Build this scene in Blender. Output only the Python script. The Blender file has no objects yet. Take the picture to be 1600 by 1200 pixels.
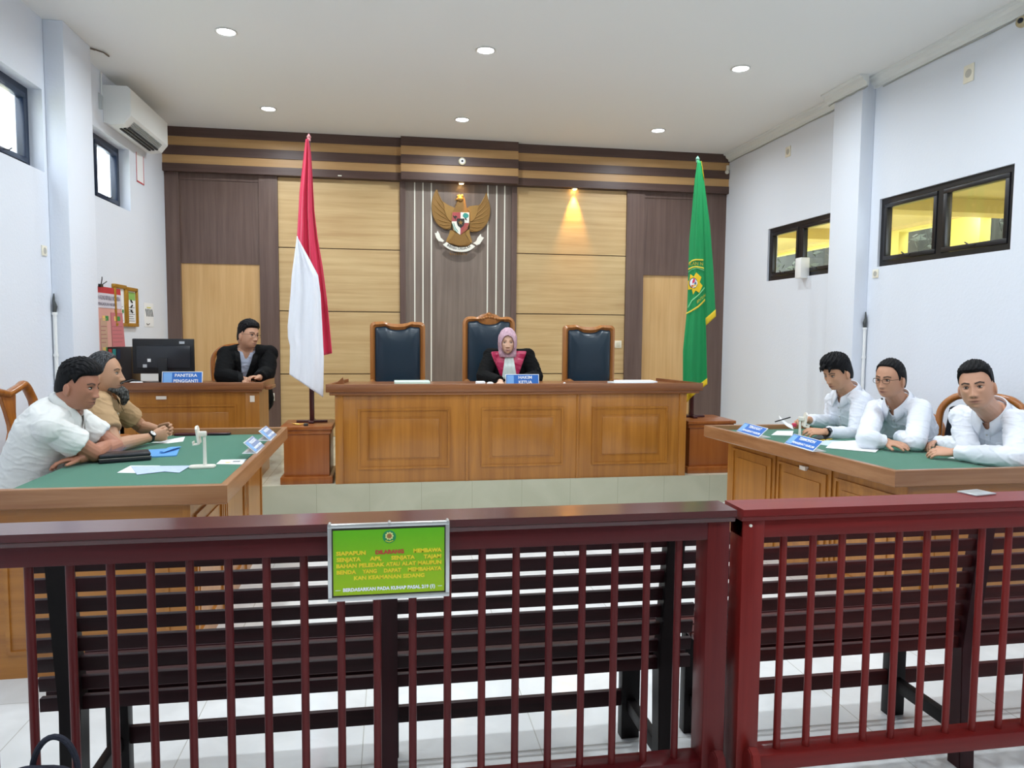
import bpy, bmesh, math, random
import numpy as np
from mathutils import Vector, Matrix, noise
random.seed(7)
sc = bpy.context.scene
COL = sc.collection
PI = math.pi
V = Vector

# ---------------------------------------------------------------- camera
F = 1144.5; YAW, PIT, ROL = .1648, .0712, .0082; HC = 1.42
_f = V((math.sin(YAW), math.cos(YAW), 0)); _r = V((math.cos(YAW), -math.sin(YAW), 0)); _u = V((0, 0, 1))
_f2 = _f*math.cos(PIT) - _u*math.sin(PIT); _u2 = _u*math.cos(PIT) + _f*math.sin(PIT)
_r3 = _r*math.cos(ROL) + _u2*math.sin(ROL); _u3 = _u2*math.cos(ROL) - _r*math.sin(ROL)
cam_d = bpy.data.cameras.new('camera'); cam = bpy.data.objects.new('camera', cam_d); COL.objects.link(cam)
cam_d.sensor_fit = 'HORIZONTAL'; cam_d.sensor_width = 36; cam_d.lens = F/1600*36; cam_d.clip_start = .05
M = Matrix((( _r3.x, _u3.x, -_f2.x, 0), (_r3.y, _u3.y, -_f2.y, 0), (_r3.z, _u3.z, -_f2.z, HC), (0, 0, 0, 1)))
cam.matrix_world = M
sc.camera = cam
def at(px, py, X=None, Y=None, Z=None):
    """world point seen at a photo pixel, at a measured world depth (X, Y or Z)"""
    d = _r3*(px-800)/F - _u3*(py-600)/F + _f2
    t = X/d.x if X is not None else Y/d.y if Y is not None else (Z-HC)/d.z
    return V((0, 0, HC)) + d*t

# ---------------------------------------------------------------- materials
def lin(h):
    if isinstance(h, str):
        h = h.lstrip('#'); h = [int(h[i:i+2], 16)/255 for i in (0, 2, 4)]
    return tuple(c/12.92 if c <= .04045 else ((c+.055)/1.055)**2.4 for c in h) + (1,)
MATS = {}
def mat(name, col, rough=.6, metal=0, coat=0, bump=0, bscale=60, var=0, vscale=8, stretch=(1, 1, 1), trans=0, emit=None, estr=1, sheen=0, spec=.5):
    if name in MATS: return MATS[name]
    m = bpy.data.materials.new(name); m.use_nodes = True
    nt = m.node_tree; N = nt.nodes; L = nt.links; b = N['Principled BSDF']
    c = lin(col)
    b.inputs['Base Color'].default_value = c; b.inputs['Roughness'].default_value = rough; b.inputs['Metallic'].default_value = metal
    b.inputs['Coat Weight'].default_value = coat; b.inputs['Coat Roughness'].default_value = .15
    b.inputs['Transmission Weight'].default_value = trans; b.inputs['Specular IOR Level'].default_value = spec
    if sheen: b.inputs['Sheen Weight'].default_value = sheen
    if emit: b.inputs['Emission Color'].default_value = lin(emit); b.inputs['Emission Strength'].default_value = estr
    if bump or var:
        tc = N.new('ShaderNodeTexCoord'); mp = N.new('ShaderNodeMapping'); mp.inputs['Scale'].default_value = stretch
        L.new(tc.outputs['Object'], mp.inputs['Vector'])
        if var:
            n = N.new('ShaderNodeTexNoise'); n.inputs['Scale'].default_value = vscale; n.inputs['Detail'].default_value = 4
            L.new(mp.outputs[0], n.inputs['Vector'])
            mx = N.new('ShaderNodeMix'); mx.data_type = 'RGBA'; mx.inputs['A'].default_value = tuple(x*(1-var) for x in c[:3])+(1,); mx.inputs['B'].default_value = tuple(min(1, x*(1+var)) for x in c[:3])+(1,)
            L.new(n.outputs['Fac'], mx.inputs['Factor']); L.new(mx.outputs['Result'], b.inputs['Base Color'])
        if bump:
            n2 = N.new('ShaderNodeTexNoise'); n2.inputs['Scale'].default_value = bscale; n2.inputs['Detail'].default_value = 3
            L.new(mp.outputs[0], n2.inputs['Vector'])
            bp = N.new('ShaderNodeBump'); bp.inputs['Strength'].default_value = bump; bp.inputs['Distance'].default_value = .01
            L.new(n2.outputs['Fac'], bp.inputs['Height']); L.new(bp.outputs[0], b.inputs['Normal'])
    MATS[name] = m; return m
def wood(name, c1, c2, rough=.4, coat=0, axis='Z', scale=1.0, fine=1.0, spec=.5):
    """wood grain running along one axis"""
    if name in MATS: return MATS[name]
    m = bpy.data.materials.new(name); m.use_nodes = True
    nt = m.node_tree; N = nt.nodes; L = nt.links; b = N['Principled BSDF']
    b.inputs['Roughness'].default_value = rough; b.inputs['Coat Weight'].default_value = coat; b.inputs['Coat Roughness'].default_value = .12; b.inputs['Specular IOR Level'].default_value = spec
    tc = N.new('ShaderNodeTexCoord'); mp = N.new('ShaderNodeMapping')
    s = [26*scale*fine]*3; s['XYZ'.index(axis)] = 1.1*scale; mp.inputs['Scale'].default_value = s
    L.new(tc.outputs['Object'], mp.inputs['Vector'])
    n = N.new('ShaderNodeTexNoise'); n.inputs['Scale'].default_value = 1; n.inputs['Detail'].default_value = 6; n.inputs['Roughness'].default_value = .62; n.inputs['Distortion'].default_value = .35
    L.new(mp.outputs[0], n.inputs['Vector'])
    n2 = N.new('ShaderNodeTexNoise'); n2.inputs['Scale'].default_value = 1.7; n2.inputs['Detail'].default_value = 2
    L.new(tc.outputs['Object'], n2.inputs['Vector'])
    ad = N.new('ShaderNodeMath'); ad.operation = 'MULTIPLY_ADD'; ad.inputs[1].default_value = .72; 
    ml = N.new('ShaderNodeMath'); ml.operation = 'MULTIPLY'; ml.inputs[1].default_value = .28
    L.new(n2.outputs['Fac'], ml.inputs[0]); L.new(n.outputs['Fac'], ad.inputs[0]); L.new(ml.outputs[0], ad.inputs[2])
    r = N.new('ShaderNodeValToRGB'); r.color_ramp.elements[0].position = .36; r.color_ramp.elements[0].color = lin(c1)
    r.color_ramp.elements[1].position = .64; r.color_ramp.elements[1].color = lin(c2)
    L.new(ad.outputs[0], r.inputs[0]); L.new(r.outputs[0], b.inputs['Base Color'])
    bp = N.new('ShaderNodeBump'); bp.inputs['Strength'].default_value = .06; bp.inputs['Distance'].default_value = .004
    L.new(n.outputs['Fac'], bp.inputs['Height']); L.new(bp.outputs[0], b.inputs['Normal'])
    MATS[name] = m; return m
def tiles(name, c, grout, size=.4, off=(0, 0, 0), rough=.08, plane='XY', var=.04, gw=.0035, marble=None):
    if name in MATS: return MATS[name]
    m = bpy.data.materials.new(name); m.use_nodes = True
    nt = m.node_tree; N = nt.nodes; L = nt.links; b = N['Principled BSDF']; b.inputs['Roughness'].default_value = rough
    tc = N.new('ShaderNodeTexCoord'); sp = N.new('ShaderNodeSeparateXYZ'); L.new(tc.outputs['Object'], sp.inputs[0])
    masks = []
    for ax in plane:
        a = N.new('ShaderNodeMath'); a.operation = 'ADD'; a.inputs[1].default_value = off['XYZ'.index(ax)] + 40*size
        L.new(sp.outputs[ax], a.inputs[0])
        w = N.new('ShaderNodeMath'); w.operation = 'MODULO'; w.inputs[1].default_value = size; L.new(a.outputs[0], w.inputs[0])
        l = N.new('ShaderNodeMath'); l.operation = 'LESS_THAN'; l.inputs[1].default_value = gw; L.new(w.outputs[0], l.inputs[0]); masks.append(l)
    mx = N.new('ShaderNodeMath'); mx.operation = 'MAXIMUM'; L.new(masks[0].outputs[0], mx.inputs[0])
    if len(masks) > 1: L.new(masks[1].outputs[0], mx.inputs[1])
    n = N.new('ShaderNodeTexNoise'); n.inputs['Scale'].default_value = 3; n.inputs['Detail'].default_value = 8; n.inputs['Distortion'].default_value = 1.2
    L.new(tc.outputs['Object'], n.inputs['Vector'])
    cr = N.new('ShaderNodeValToRGB'); cc = lin(c); cr.color_ramp.elements[0].position = .35; cr.color_ramp.elements[1].position = .65
    cr.color_ramp.elements[0].color = lin(marble) if marble else tuple(x*(1-var) for x in cc[:3])+(1,); cr.color_ramp.elements[1].color = cc
    L.new(n.outputs['Fac'], cr.inputs[0])
    mix = N.new('ShaderNodeMix'); mix.data_type = 'RGBA'; L.new(mx.outputs[0], mix.inputs['Factor']); L.new(cr.outputs[0], mix.inputs['A']); mix.inputs['B'].default_value = lin(grout)
    L.new(mix.outputs['Result'], b.inputs['Base Color'])
    MATS[name] = m; return m

# ---------------------------------------------------------------- mesh building
class MB:
    def __init__(s): s.bm = bmesh.new(); s.mi = 0
    def _done(s, geom_faces):
        for f in geom_faces: f.material_index = s.mi
    def box(s, x0, x1, y0, y1, z0, z1, bev=0, rot=None, piv=None):
        x0, x1 = sorted((x0, x1)); y0, y1 = sorted((y0, y1)); z0, z1 = sorted((z0, z1))
        vs = [s.bm.verts.new(p) for p in ((x0,y0,z0),(x1,y0,z0),(x1,y1,z0),(x0,y1,z0),(x0,y0,z1),(x1,y0,z1),(x1,y1,z1),(x0,y1,z1))]
        fs = [s.bm.faces.new([vs[i] for i in q]) for q in ((3,2,1,0),(4,5,6,7),(0,1,5,4),(1,2,6,5),(2,3,7,6),(3,0,4,7))]
        if rot is not None:
            p = V(piv) if piv is not None else V(((x0+x1)/2, (y0+y1)/2, (z0+z1)/2))
            for v in vs: v.co = p + rot @ (v.co - p)
        if bev > 0:
            es = list({e for f in fs for e in f.edges})
            r = bmesh.ops.bevel(s.bm, geom=es, offset=bev, segments=2, affect='EDGES', profile=.5)
            s._done(r['faces']); fs = [f for f in fs if f.is_valid]
        s._done(fs); return s
    def ring_loft(s, rings, close=True, loop=True):
        """rings: list of lists of points"""
        R = [[s.bm.verts.new(p) for p in r] for r in rings]; n = len(R[0]); fs = []
        for a, b in zip(R, R[1:]):
            for i in range(n if loop else n-1):
                j = (i+1) % n
                try: fs.append(s.bm.faces.new((a[i], a[j], b[j], b[i])))
                except ValueError: pass
        if close and loop:
            fs.append(s.bm.faces.new(R[0][::-1])); fs.append(s.bm.faces.new(R[-1]))
        s._done(fs); return s
    def cyl(s, p0, p1, r0, r1=None, n=16):
        if r1 is None: r1 = r0
        return s.tube([p0, p1], [r0, r1], n)
    def tube(s, pts, rad, n=10, flat=1.0, up=None):
        pts = [V(p) for p in pts]
        if not hasattr(rad, '__len__'): rad = [rad]*len(pts)
        rings = []; prev = None
        for i, p in enumerate(pts):
            d = (pts[min(i+1, len(pts)-1)] - pts[max(i-1, 0)]).normalized()
            a = V(up) if up is not None else (prev if prev is not None else (V((0, 0, 1)) if abs(d.z) < .9 else V((1, 0, 0))))
            b = d.cross(a).normalized(); a = b.cross(d).normalized(); prev = a
            rings.append([p + (b*math.cos(2*PI*k/n) + a*math.sin(2*PI*k/n)*flat)*rad[i] for k in range(n)])
        return s.ring_loft(rings)
    def sphere(s, c, r, n=20, m=12, rot=None):
        c = V(c)
        if not hasattr(r, '__len__'): r = (r, r, r)
        rings = []
        for i in range(1, m):
            t = PI*i/m
            q = [V((r[0]*math.sin(t)*math.cos(2*PI*k/n), r[1]*math.sin(t)*math.sin(2*PI*k/n), -r[2]*math.cos(t))) for k in range(n)]
            if rot is not None: q = [rot @ x for x in q]
            rings.append([c+x for x in q])
        return s.ring_loft(rings)
    def lathe(s, prof, c=(0, 0, 0), n=24):
        c = V(c)
        return s.ring_loft([[c + V((r*math.cos(2*PI*k/n), r*math.sin(2*PI*k/n), z)) for k in range(n)] for r, z in prof])
    def ringlathe(s, prof, c=(0, 0, 0), n=28):
        c = V(c); prof = list(prof)+[prof[0]]
        return s.ring_loft([[c + V((r*math.cos(2*PI*k/n), r*math.sin(2*PI*k/n), z)) for k in range(n)] for r, z in prof], close=False)
    def prism(s, poly, d, o=(0, 0, 0), ux=(1, 0, 0), uy=(0, 0, 1), bev=0):
        """2-D polygon in the (ux, uy) plane extruded by vector d"""
        o = V(o); ux = V(ux); uy = V(uy); d = V(d)
        a = [s.bm.verts.new(o + ux*p[0] + uy*p[1]) for p in poly]; b = [s.bm.verts.new(v.co + d) for v in a]; n = len(a)
        fs = [s.bm.faces.new(a), s.bm.faces.new(b[::-1])] + [s.bm.faces.new((a[i], b[i], b[(i+1) % n], a[(i+1) % n])) for i in range(n)]
        s._done(fs)
        bmesh.ops.recalc_face_normals(s.bm, faces=fs)
        if bev:
            es = [e for f in fs[:2] for e in f.edges]
            r = bmesh.ops.bevel(s.bm, geom=es, offset=bev, segments=2, affect='EDGES'); s._done(r['faces'])
        return s
    def panel_frame(s, x0, x1, z0, z1, y, w, d):
        """raised moulding rectangle facing -Y"""
        for a, b, c, e in ((x0, x1, z1-w, z1), (x0, x1, z0, z0+w), (x0, x0+w, z0+w, z1-w), (x1-w, x1, z0+w, z1-w)):
            s.box(a, b, y-d, y, c, e)
        return s
    def grid(s, fn, nu, nv):
        R = [[s.bm.verts.new(fn(i/nu, j/nv)) for i in range(nu+1)] for j in range(nv+1)]
        fs = [s.bm.faces.new((R[j][i], R[j][i+1], R[j+1][i+1], R[j+1][i])) for j in range(nv) for i in range(nu)]
        s._done(fs); return s
    def xform(s, M):
        bmesh.ops.transform(s.bm, matrix=M, verts=s.bm.verts[:]); return s
    def build(s, name, mats, parent=None, smooth=True, angle=35, normals=True):
        if normals: bmesh.ops.recalc_face_normals(s.bm, faces=s.bm.faces[:])
        me = bpy.data.meshes.new(name); s.bm.to_mesh(me); s.bm.free()
        if not isinstance(mats, (list, tuple)): mats = [mats]
        for m in mats: me.materials.append(m)
        if smooth:
            me.shade_smooth(); me.set_sharp_from_angle(angle=math.radians(angle))
        o = bpy.data.objects.new(name, me); COL.objects.link(o)
        if parent: o.parent = parent
        return o
def thing(name, label, cat, loc=(0, 0, 0), rz=0, group=None):
    o = bpy.data.objects.new(name, None); COL.objects.link(o); o.location = loc; o.rotation_euler = (0, 0, rz)
    o.empty_display_size = .1
    return tag(o, label, cat, group)
def tag(o, label, cat, group=None):
    o['label'] = label; o['category'] = cat
    if group: o['group'] = group
    return o
def struct(o): o['kind'] = 'structure'; return o
def world_child(o, parent):
    """o is modelled in world coordinates; hang it under a located parent"""
    bpy.context.view_layer.update()
    o.parent = parent; o.matrix_parent_inverse = (Matrix.Translation(parent.location) @ parent.rotation_euler.to_matrix().to_4x4()).inverted(); return o
def dup(root, loc=None, rz=None, label=None):
    def cp(o, par):
        c = o.copy(); COL.objects.link(c)
        if par: c.parent = par
        for ch in list(o.children): cp(ch, c)
        return c
    r = cp(root, None)
    if loc is not None: r.location = loc
    if rz is not None: r.rotation_euler = (0, 0, rz)
    if label: r['label'] = label
    return r
_tcache = {}
def text(name, s, size, M, m, parent=None, ext=.0004, width=None, bold=.0, align='CENTER', shear=0):
    """raised lettering; M places the XY text plane"""
    cu = bpy.data.curves.new(name, 'FONT'); cu.body = s; cu.size = size; cu.align_x = align; cu.align_y = 'CENTER'
    cu.extrude = ext; cu.offset = bold*size; cu.resolution_u = 2; cu.shear = shear
    o = bpy.data.objects.new(name, cu); COL.objects.link(o)
    bpy.context.view_layer.update()
    me = bpy.data.meshes.new_from_object(o.evaluated_get(bpy.context.evaluated_depsgraph_get()))
    bpy.data.objects.remove(o)
    if width:
        xs = [v.co.x for v in me.vertices]; w = max(xs)-min(xs)
        if w > 0: me.transform(Matrix.Diagonal((width/w, 1, 1, 1)))
    me.transform(M); me.materials.clear(); me.materials.append(m)
    o = bpy.data.objects.new(name, me); COL.objects.link(o)
    if parent: o.parent = parent
    return o
def frameM(o, x, y):
    """matrix whose local X, Y axes are x, y and origin o"""
    x = V(x).normalized(); y = V(y).normalized(); z = x.cross(y)
    return Matrix(((x.x, y.x, z.x, o[0]), (x.y, y.y, z.y, o[1]), (x.z, y.z, z.z, o[2]), (0, 0, 0, 1)))
def RX(a): return Matrix.Rotation(a, 3, 'X')
def RY(a): return Matrix.Rotation(a, 3, 'Y')
def RZ(a): return Matrix.Rotation(a, 3, 'Z')
# ================================================================ the room
XL, XR, YB, YF, H = -2.33, 3.94, 8.36, -3.2, 3.516
DZ, DY = .236, 5.715                       # dais height and front edge
m_wall = mat('white_paint', '#e4e9f2', .75, bump=.12, bscale=45)
m_ceil = mat('ceiling_paint', '#f0f0ee', .85)
m_floor = tiles('floor_tiles', '#e4e6e6', '#b4b4ae', .6, (.1, .05, 0), rough=.1, marble='#d6d8d8')
m_dais = tiles('dais_top_tiles', '#dedbc6', '#a9a48c', .4, (.17, .285, 0), rough=.15, marble='#cfcbb4')
m_daisf = tiles('dais_front_tiles', '#d3d3bb', '#a5a38c', .4, (.165, 0, 0), rough=.25, plane='X', marble='#c6c7ae', gw=.004)
m_black = mat('black_frame', '#17161a', .35)
m_navyframe = mat('dark_blue_frame', '#1c2a40', .3)
m_tan = wood('tan_laminate', '#c09c6b', '#d8bb88', .45, axis='X', scale=.8)
m_tanv = wood('tan_laminate_upright', '#cda066', '#dfb67e', .45, axis='Z', scale=.8)
m_tanh = wood('header_tan_laminate', '#b98f5c', '#c9a06b', .45, axis='X', scale=.8)
m_dark = wood('dark_laminate', '#5d4841', '#715b52', .42, axis='Z', scale=1)
m_darkh = wood('dark_laminate_band', '#4c3630', '#5d463e', .45, axis='X', scale=1)
m_mid = wood('taupe_laminate', '#75665c', '#8b7c70', .35, axis='Z', scale=1)
m_strip = mat('white_strip', '#f3f0e2', .4)
m_glass = mat('window_glass', '#ffffff', .02, trans=1, spec=.5); 
def glassfix(m):
    nt = m.node_tree; N = nt.nodes; L = nt.links
    out = N['Material Output']; g = N.new('ShaderNodeBsdfGlossy'); g.inputs['Roughness'].default_value = .03
    t = N.new('ShaderNodeBsdfTransparent'); mx = N.new('ShaderNodeMixShader'); fr = N.new('ShaderNodeValue'); fr.outputs[0].default_value = .05
    L.new(fr.outputs[0], mx.inputs[0]); L.new(t.outputs[0], mx.inputs[1]); L.new(g.outputs[0], mx.inputs[2]); L.new(mx.outputs[0], out.inputs['Surface'])
glassfix(m_glass)
struct(MB().box(XL-.3, XR+.3, YF-.2, YB+.2, -.12, 0).build('floor', m_floor, smooth=False))
struct(MB().box(XL-.3, XR+.3, YF-.2, YB+.2, H, H+.12).build('ceiling', m_ceil, smooth=False))
struct(MB().box(XL-.3, XR+.3, YB, YB+.2, 0, H).build('wall_back', m_dark, smooth=False))
struct(MB().box(XL-.3, XR+.3, YF-.2, YF, 0, H).build('wall_front', mat('front_wall_paint', '#8f877c', .7), smooth=False))
d = MB(); d.box(XL, XR, DY, YB, 0.0, DZ); ob = d.build('floor_dais', [m_dais, m_daisf], smooth=False); struct(ob)
for p in ob.data.polygons:
    if abs(p.normal.z) < .5: p.material_index = 1
def side_wall(name, x0, x1, wins, zl, zh):
    b = MB(); ys = [YF]
    b.box(x0, x1, YF, YB, 0, zl); b.box(x0, x1, YF, YB, zh, H)
    y = YF
    for a, c in sorted(wins): b.box(x0, x1, y, a, zl, zh); y = c
    b.box(x0, x1, y, YB, zl, zh)
    return struct(b.build(name, m_wall, smooth=False))
LW = [(4.24, 5.56), (6.08, 7.25), (2.2, 3.5), (.2, 1.5), (-2.0, -.7)]
RW = [(4.18, 5.49), (6.1, 7.28), (2.2, 3.5), (.2, 1.5), (-2.0, -.7)]
LZ = (2.482, 3.036); RZ_ = (1.975, 2.521)
side_wall('wall_left', XL-.2, XL, LW, *LZ)
side_wall('wall_right', XR, XR+.11, RW, *RZ_)
def window(n, xin, sgn, y0, y1, z0, z1, m, rec, sashes=2, handle=True):
    """sgn: +1 = outside is +X; frame set back rec from the room face"""
    t = bpy.data.objects.new('window_%d' % n, None); COL.objects.link(t); struct(t)
    xa = xin + sgn*rec; xb = xa + sgn*.06; w = .042
    fr = MB()
    fr.box(xa, xb, y0, y1, z1-w, z1); fr.box(xa, xb, y0, y1, z0, z0+w); fr.box(xa, xb, y0, y0+w, z0+w, z1-w); fr.box(xa, xb, y1-w, y1, z0+w, z1-w)
    ym = (y0+y1)/2; fr.box(xa, xb, ym-.028, ym+.028, z0+w, z1-w)
    fr.build('window_frame', m, t, smooth=False)
    for a, b in ((y0+w, ym-.028), (ym+.028, y1-w)):
        s = MB(); q = .034; xs = xa - sgn*.008; xe = xa + sgn*.04; a += .004; b -= .004; c, e = z0+w+.004, z1-w-.004
        s.box(xs, xe, a, b, e-q, e, .003); s.box(xs, xe, a, b, c, c+q, .003); s.box(xs, xe, a, a+q, c+q, e-q, .003); s.box(xs, xe, b-q, b, c+q, e-q, .003)
        so = s.build('sash', m, t)
        g = MB().box(xa+sgn*.015, xa+sgn*.021, a+q-.003, b-q+.003, c+q-.003, e-q+.003).build('pane', m_glass, so, smooth=False)
        if handle: MB().tube([(xs-sgn*.004, (a+b)/2-.03, c+.02), (xs-sgn*.02, (a+b)/2, c+.022), (xs-sgn*.012, (a+b)/2+.05, c+.045)], .005, 8).build('window_latch', mat('latch_metal', '#3a3a3c', .4, .6), so)
for i, (a, b) in enumerate(LW): window(i+1, XL, -1, a, b, *LZ, m_navyframe, .09)
for i, (a, b) in enumerate(RW): window(i+6, XR, 1, a, b, *RZ_, m_black, .02)
# pillars
struct(MB().box(XL, XL+.13, 5.60, 6.07, 0, H, .006).build('trim_pillar_left', m_wall))
struct(MB().box(XR-.12, XR, 5.60, 5.99, 0, H, .006).build('trim_pillar_right', m_wall))
struct(MB().box(XL, XL+.13, 1.7, 2.1, 0, H, .006).build('trim_pillar_left', m_wall))
struct(MB().box(XR-.12, XR, 1.7, 2.1, 0, H, .006).build('trim_pillar_right', m_wall))
# cornice of the right wall, following the pillar
prof = [(0, 0), (0, -.085), (.018, -.085), (.022, -.062), (.05, -.045), (.058, -.02), (.082, -.014), (.082, 0)]
m_corn = mat('cornice_paint', '#e6e8e6', .6)
c = MB()
def corn(y0, y1, x): c.prism([(-p[0], p[1]) for p in prof], (0, y1-y0, 0), (x, y0, H))
corn(YF, 1.7, XR); corn(1.62, 2.18, XR-.12); corn(2.1, 5.6, XR); corn(5.52, 6.07, XR-.12); corn(5.99, 8.3, XR)
struct(c.build('trim_cornice', m_corn))
# thin cable under the right cornice
for y0, y1, x in ((2.2, 5.5, XR), (6.08, 8.2, XR), (5.53, 6.06, XR-.12)):
    o = MB().tube([(x-.006, y0+(y1-y0)*k/12, H-.092-.004*math.sin(k*1.7)) for k in range(13)], .004, 6).build('ceiling_cable', mat('cable_grey', '#a9aaa4', .6))
    tag(o, {5.5: 'thin pale cable under the cornice above the big right window', 8.2: 'thin pale cable under the cornice between pillar and back wall', 5.53: ''}.get(y1, 'thin pale cable wrapping the top of the right pillar'), 'cable')

# ---------------------------------------------------------------- back wall panelling
YH = 8.23   # header face
bw = thing('wall_panelling', 'dark and tan laminate panelling covering the whole back wall', 'wall panelling', (0, YB, 0))
def P(name, m, *a, **k):
    o = MB().box(*a, **k).build(name, m, smooth=False); return world_child(o, bw)
bands = [(H, 3.42, 1), (3.42, 3.325, 0), (3.325, 3.232, 1), (3.232, 3.143, 0), (3.143, 3.062, 1)]
for i, (a, b, dk) in enumerate(bands):
    stp = 0 if dk else .012
    o = MB(); o.box(XL, XR, YH+stp, YB, b, a); o.box(.12, 1.41, YH-.07+stp, YH+stp, b, a)
    world_child(o.build('header_band', m_darkh if dk else m_tanh, smooth=False), bw)
for x0, x1, z0 in ((XL, -2.19, DZ), (-1.385, -1.19, DZ), (.11, .17, DZ), (1.36, 1.42, DZ), (2.717, 2.93, DZ), (3.56, XR, DZ)):
    P('pilaster', m_dark, x0, x1, 8.29, YB, z0, 3.062)
P('upper_door_panel', m_dark, -2.19, -1.385, 8.325, YB, 2.12, 3.04)
P('lower_door_panel', m_tanv, -2.19, -1.385, 8.335, YB, DZ, 2.12)
P('upper_door_panel', m_dark, 2.93, 3.56, 8.325, YB, 2.10, 3.04)
P('lower_door_panel', m_tanv, 2.93, 3.56, 8.345, YB, DZ, 2.10)
P('door_rail', m_dark, -2.19, -1.385, 8.315, YB, 2.995, 3.062); P('door_rail', m_dark, 2.93, 3.56, 8.315, YB, 2.995, 3.062)
for x0, x1 in ((-1.188, .108), (1.422, 2.715)):
    zs = [DZ, .938, 1.627, 2.312, 3.062]
    for a, b in zip(zs, zs[1:]): P('tan_board', m_tan, x0, x1, 8.315, YB, a+.005, b-.005)
P('centre_panel', m_mid, .17, 1.36, 8.32, YB, DZ, 3.062)
for x in (.272, .363, .456, 1.09, 1.19, 1.282):
    P('white_strip', m_strip, x-.007, x+.007, 8.312, 8.325, DZ, 3.062)

# ---------------------------------------------------------------- lamps
m_lampring = mat('lamp_ring', '#d9d9d6', .3, .3)
m_led = mat('led_face', '#ffffff', .5, emit='#f4f8ff', estr=14)
m_ledc = m_led
def downlight(x, y, label, first=[]):
    if not first:
        t = thing('downlight', label, 'ceiling light', (x, y, H), group='round recessed downlights in the ceiling')
        MB().ringlathe([(.060, -.001), (.076, -.001), (.078, -.006), (.071, -.010), (.061, -.006)]).build('trim_ring', m_lampring, t)
        MB().lathe([(.0005, -.004), (.060, -.004), (.060, -.001), (.0005, -.001)]).build('diffuser', m_led, t)
        ld = bpy.data.lights.new('downlight_lamp', 'AREA'); ld.shape = 'DISK'; ld.size = .1; ld.energy = DOWN_W; ld.color = (.88, .95, 1.0); ld.spread = math.radians(165)
        lo = bpy.data.objects.new('lamp', ld); COL.objects.link(lo); lo.location = (0, 0, -.013); lo.parent = t
        first.append(t); return t
    return dup(first[0], (x, y, H), label=label)
DOWN_W = 12.5
XS = (-1.135, .71, 2.745)
colname = ('left', 'middle', 'right')
for i, x in enumerate(XS):
    downlight(x, 5.59, '%s round downlight of the nearer row in the ceiling' % colname[i])
for i, x in enumerate(XS):
    downlight(x, 7.41, '%s round downlight of the far row near the panelled wall' % colname[i])
for y in (3.77, 1.95, .13):
    for i, x in enumerate(XS):
        downlight(x, y, 'round downlight in the ceiling towards the public seats, out of the picture')
# warm spots under the header
for x, lab, ya in ((.782, 'small warm spotlight above the eagle emblem', 8.19), (2.083, 'small warm spotlight over the right tan panel', 8.235)):
    t = thing('spotlight', lab, 'spotlight', (x, ya+.04, 3.062))
    MB().ringlathe([(.034, 0), (.036, -.006), (.028, -.012), (.022, -.004)]).build('trim_ring', m_lampring, t)
    MB().lathe([(.001, -.012), (.018, -.012), (.02, -.018), (.001, -.022)]).build('bulb', mat('warm_bulb', '#fff2d0', .5, emit='#ffcf80', estr=30), t)
    ld = bpy.data.lights.new('spot_lamp', 'SPOT'); ld.energy = 60 if ya > 8.2 else 16; ld.color = (1, .50, .08); ld.spot_size = math.radians(48); ld.spot_blend = .8; ld.shadow_soft_size = .015
    lo = bpy.data.objects.new('lamp', ld); COL.objects.link(lo); lo.location = (0, -.0, -.03); lo.parent = t
    lo.rotation_euler = (math.radians(6), 0, 0)
# round camera / detector on the header, a clip on the header
t = thing('smoke_detector', 'small round cream detector with dark centre on header stripes above the emblem', 'detector', (.782, 8.155, 3.275))
MB().lathe([(.001, 0), (.038, 0), (.04, .008), (.034, .018), (.001, .02)]).xform(Matrix.Rotation(PI/2, 4, 'X')).build('housing', mat('cream_plastic', '#e9e2c3', .4), t)
MB().lathe([(.001, .02), (.012, .02), (.011, .026), (.001, .028)]).xform(Matrix.Rotation(PI/2, 4, 'X')).build('lens', mat('dark_lens', '#15202e', .1), t)
MB().lathe([(.02, .019), (.028, .019), (.024, .022)]).xform(Matrix.Rotation(PI/2, 4, 'X')).build('ring', mat('pale_ring', '#ffffff', .4), t)
p = at(531, 285, Y=8.225)
tag(MB().box(p.x-.02, p.x+.02, 8.215, 8.231, 3.075, 3.086, .002).build('cable_clip', m_strip), 'tiny white clip stuck on dark header above the left tan panel', 'clip')

# ---------------------------------------------------------------- switches / outlets
m_plate = mat('ivory_plastic', '#efe9d6', .35)
def plate(name, label, c, n, w, h, kind='switch'):
    """wall plate at c facing n"""
    t = thing(name, label, kind, c); n = V(n)
    R = Matrix.Rotation(math.atan2(n.y, n.x)+PI/2, 4, 'Z')
    MB().box(-w/2, w/2, -.009, 0, -h/2, h/2, .003).xform(R).build('cover_plate', m_plate, t)
    if kind == 'switch': MB().box(-w*.24, w*.24, -.015, -.009, -h*.3, h*.3, .002).xform(R).build('rocker', mat('switch_rocker', '#dcd5bd', .35), t)
    else:
        b = MB().cyl((0, -.0095, 0), (0, -.003, 0), w*.32, n=20).xform(R); b.build('socket', mat('socket_grey', '#b9b6aa', .4), t)
    return t
plate('light_switch', 'square ivory switch low on dark pilaster behind the clerk desk', (-1.292, 8.29, .689), (0, -1, 0), .085, .085)
plate('light_switch', 'square ivory switch on the tan panel right of the judges chairs', (2.642, 8.315, 1.283), (0, -1, 0), .085, .085)
plate('wall_outlet', 'faint white outlet plate high on wall above big right window', (XR, 4.6, 3.22), (-1, 0, 0), .09, .12, 'outlet')
plate('wall_outlet', 'faint white outlet plate high on wall above far right window', (XR, 6.93, 3.24), (-1, 0, 0), .09, .1, 'outlet')
plate('wall_outlet', 'outlet with white plug on left wall beside the pillar below the window', (XL, 5.50, 1.945), (1, 0, 0), .07, .07, 'outlet')
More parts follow.
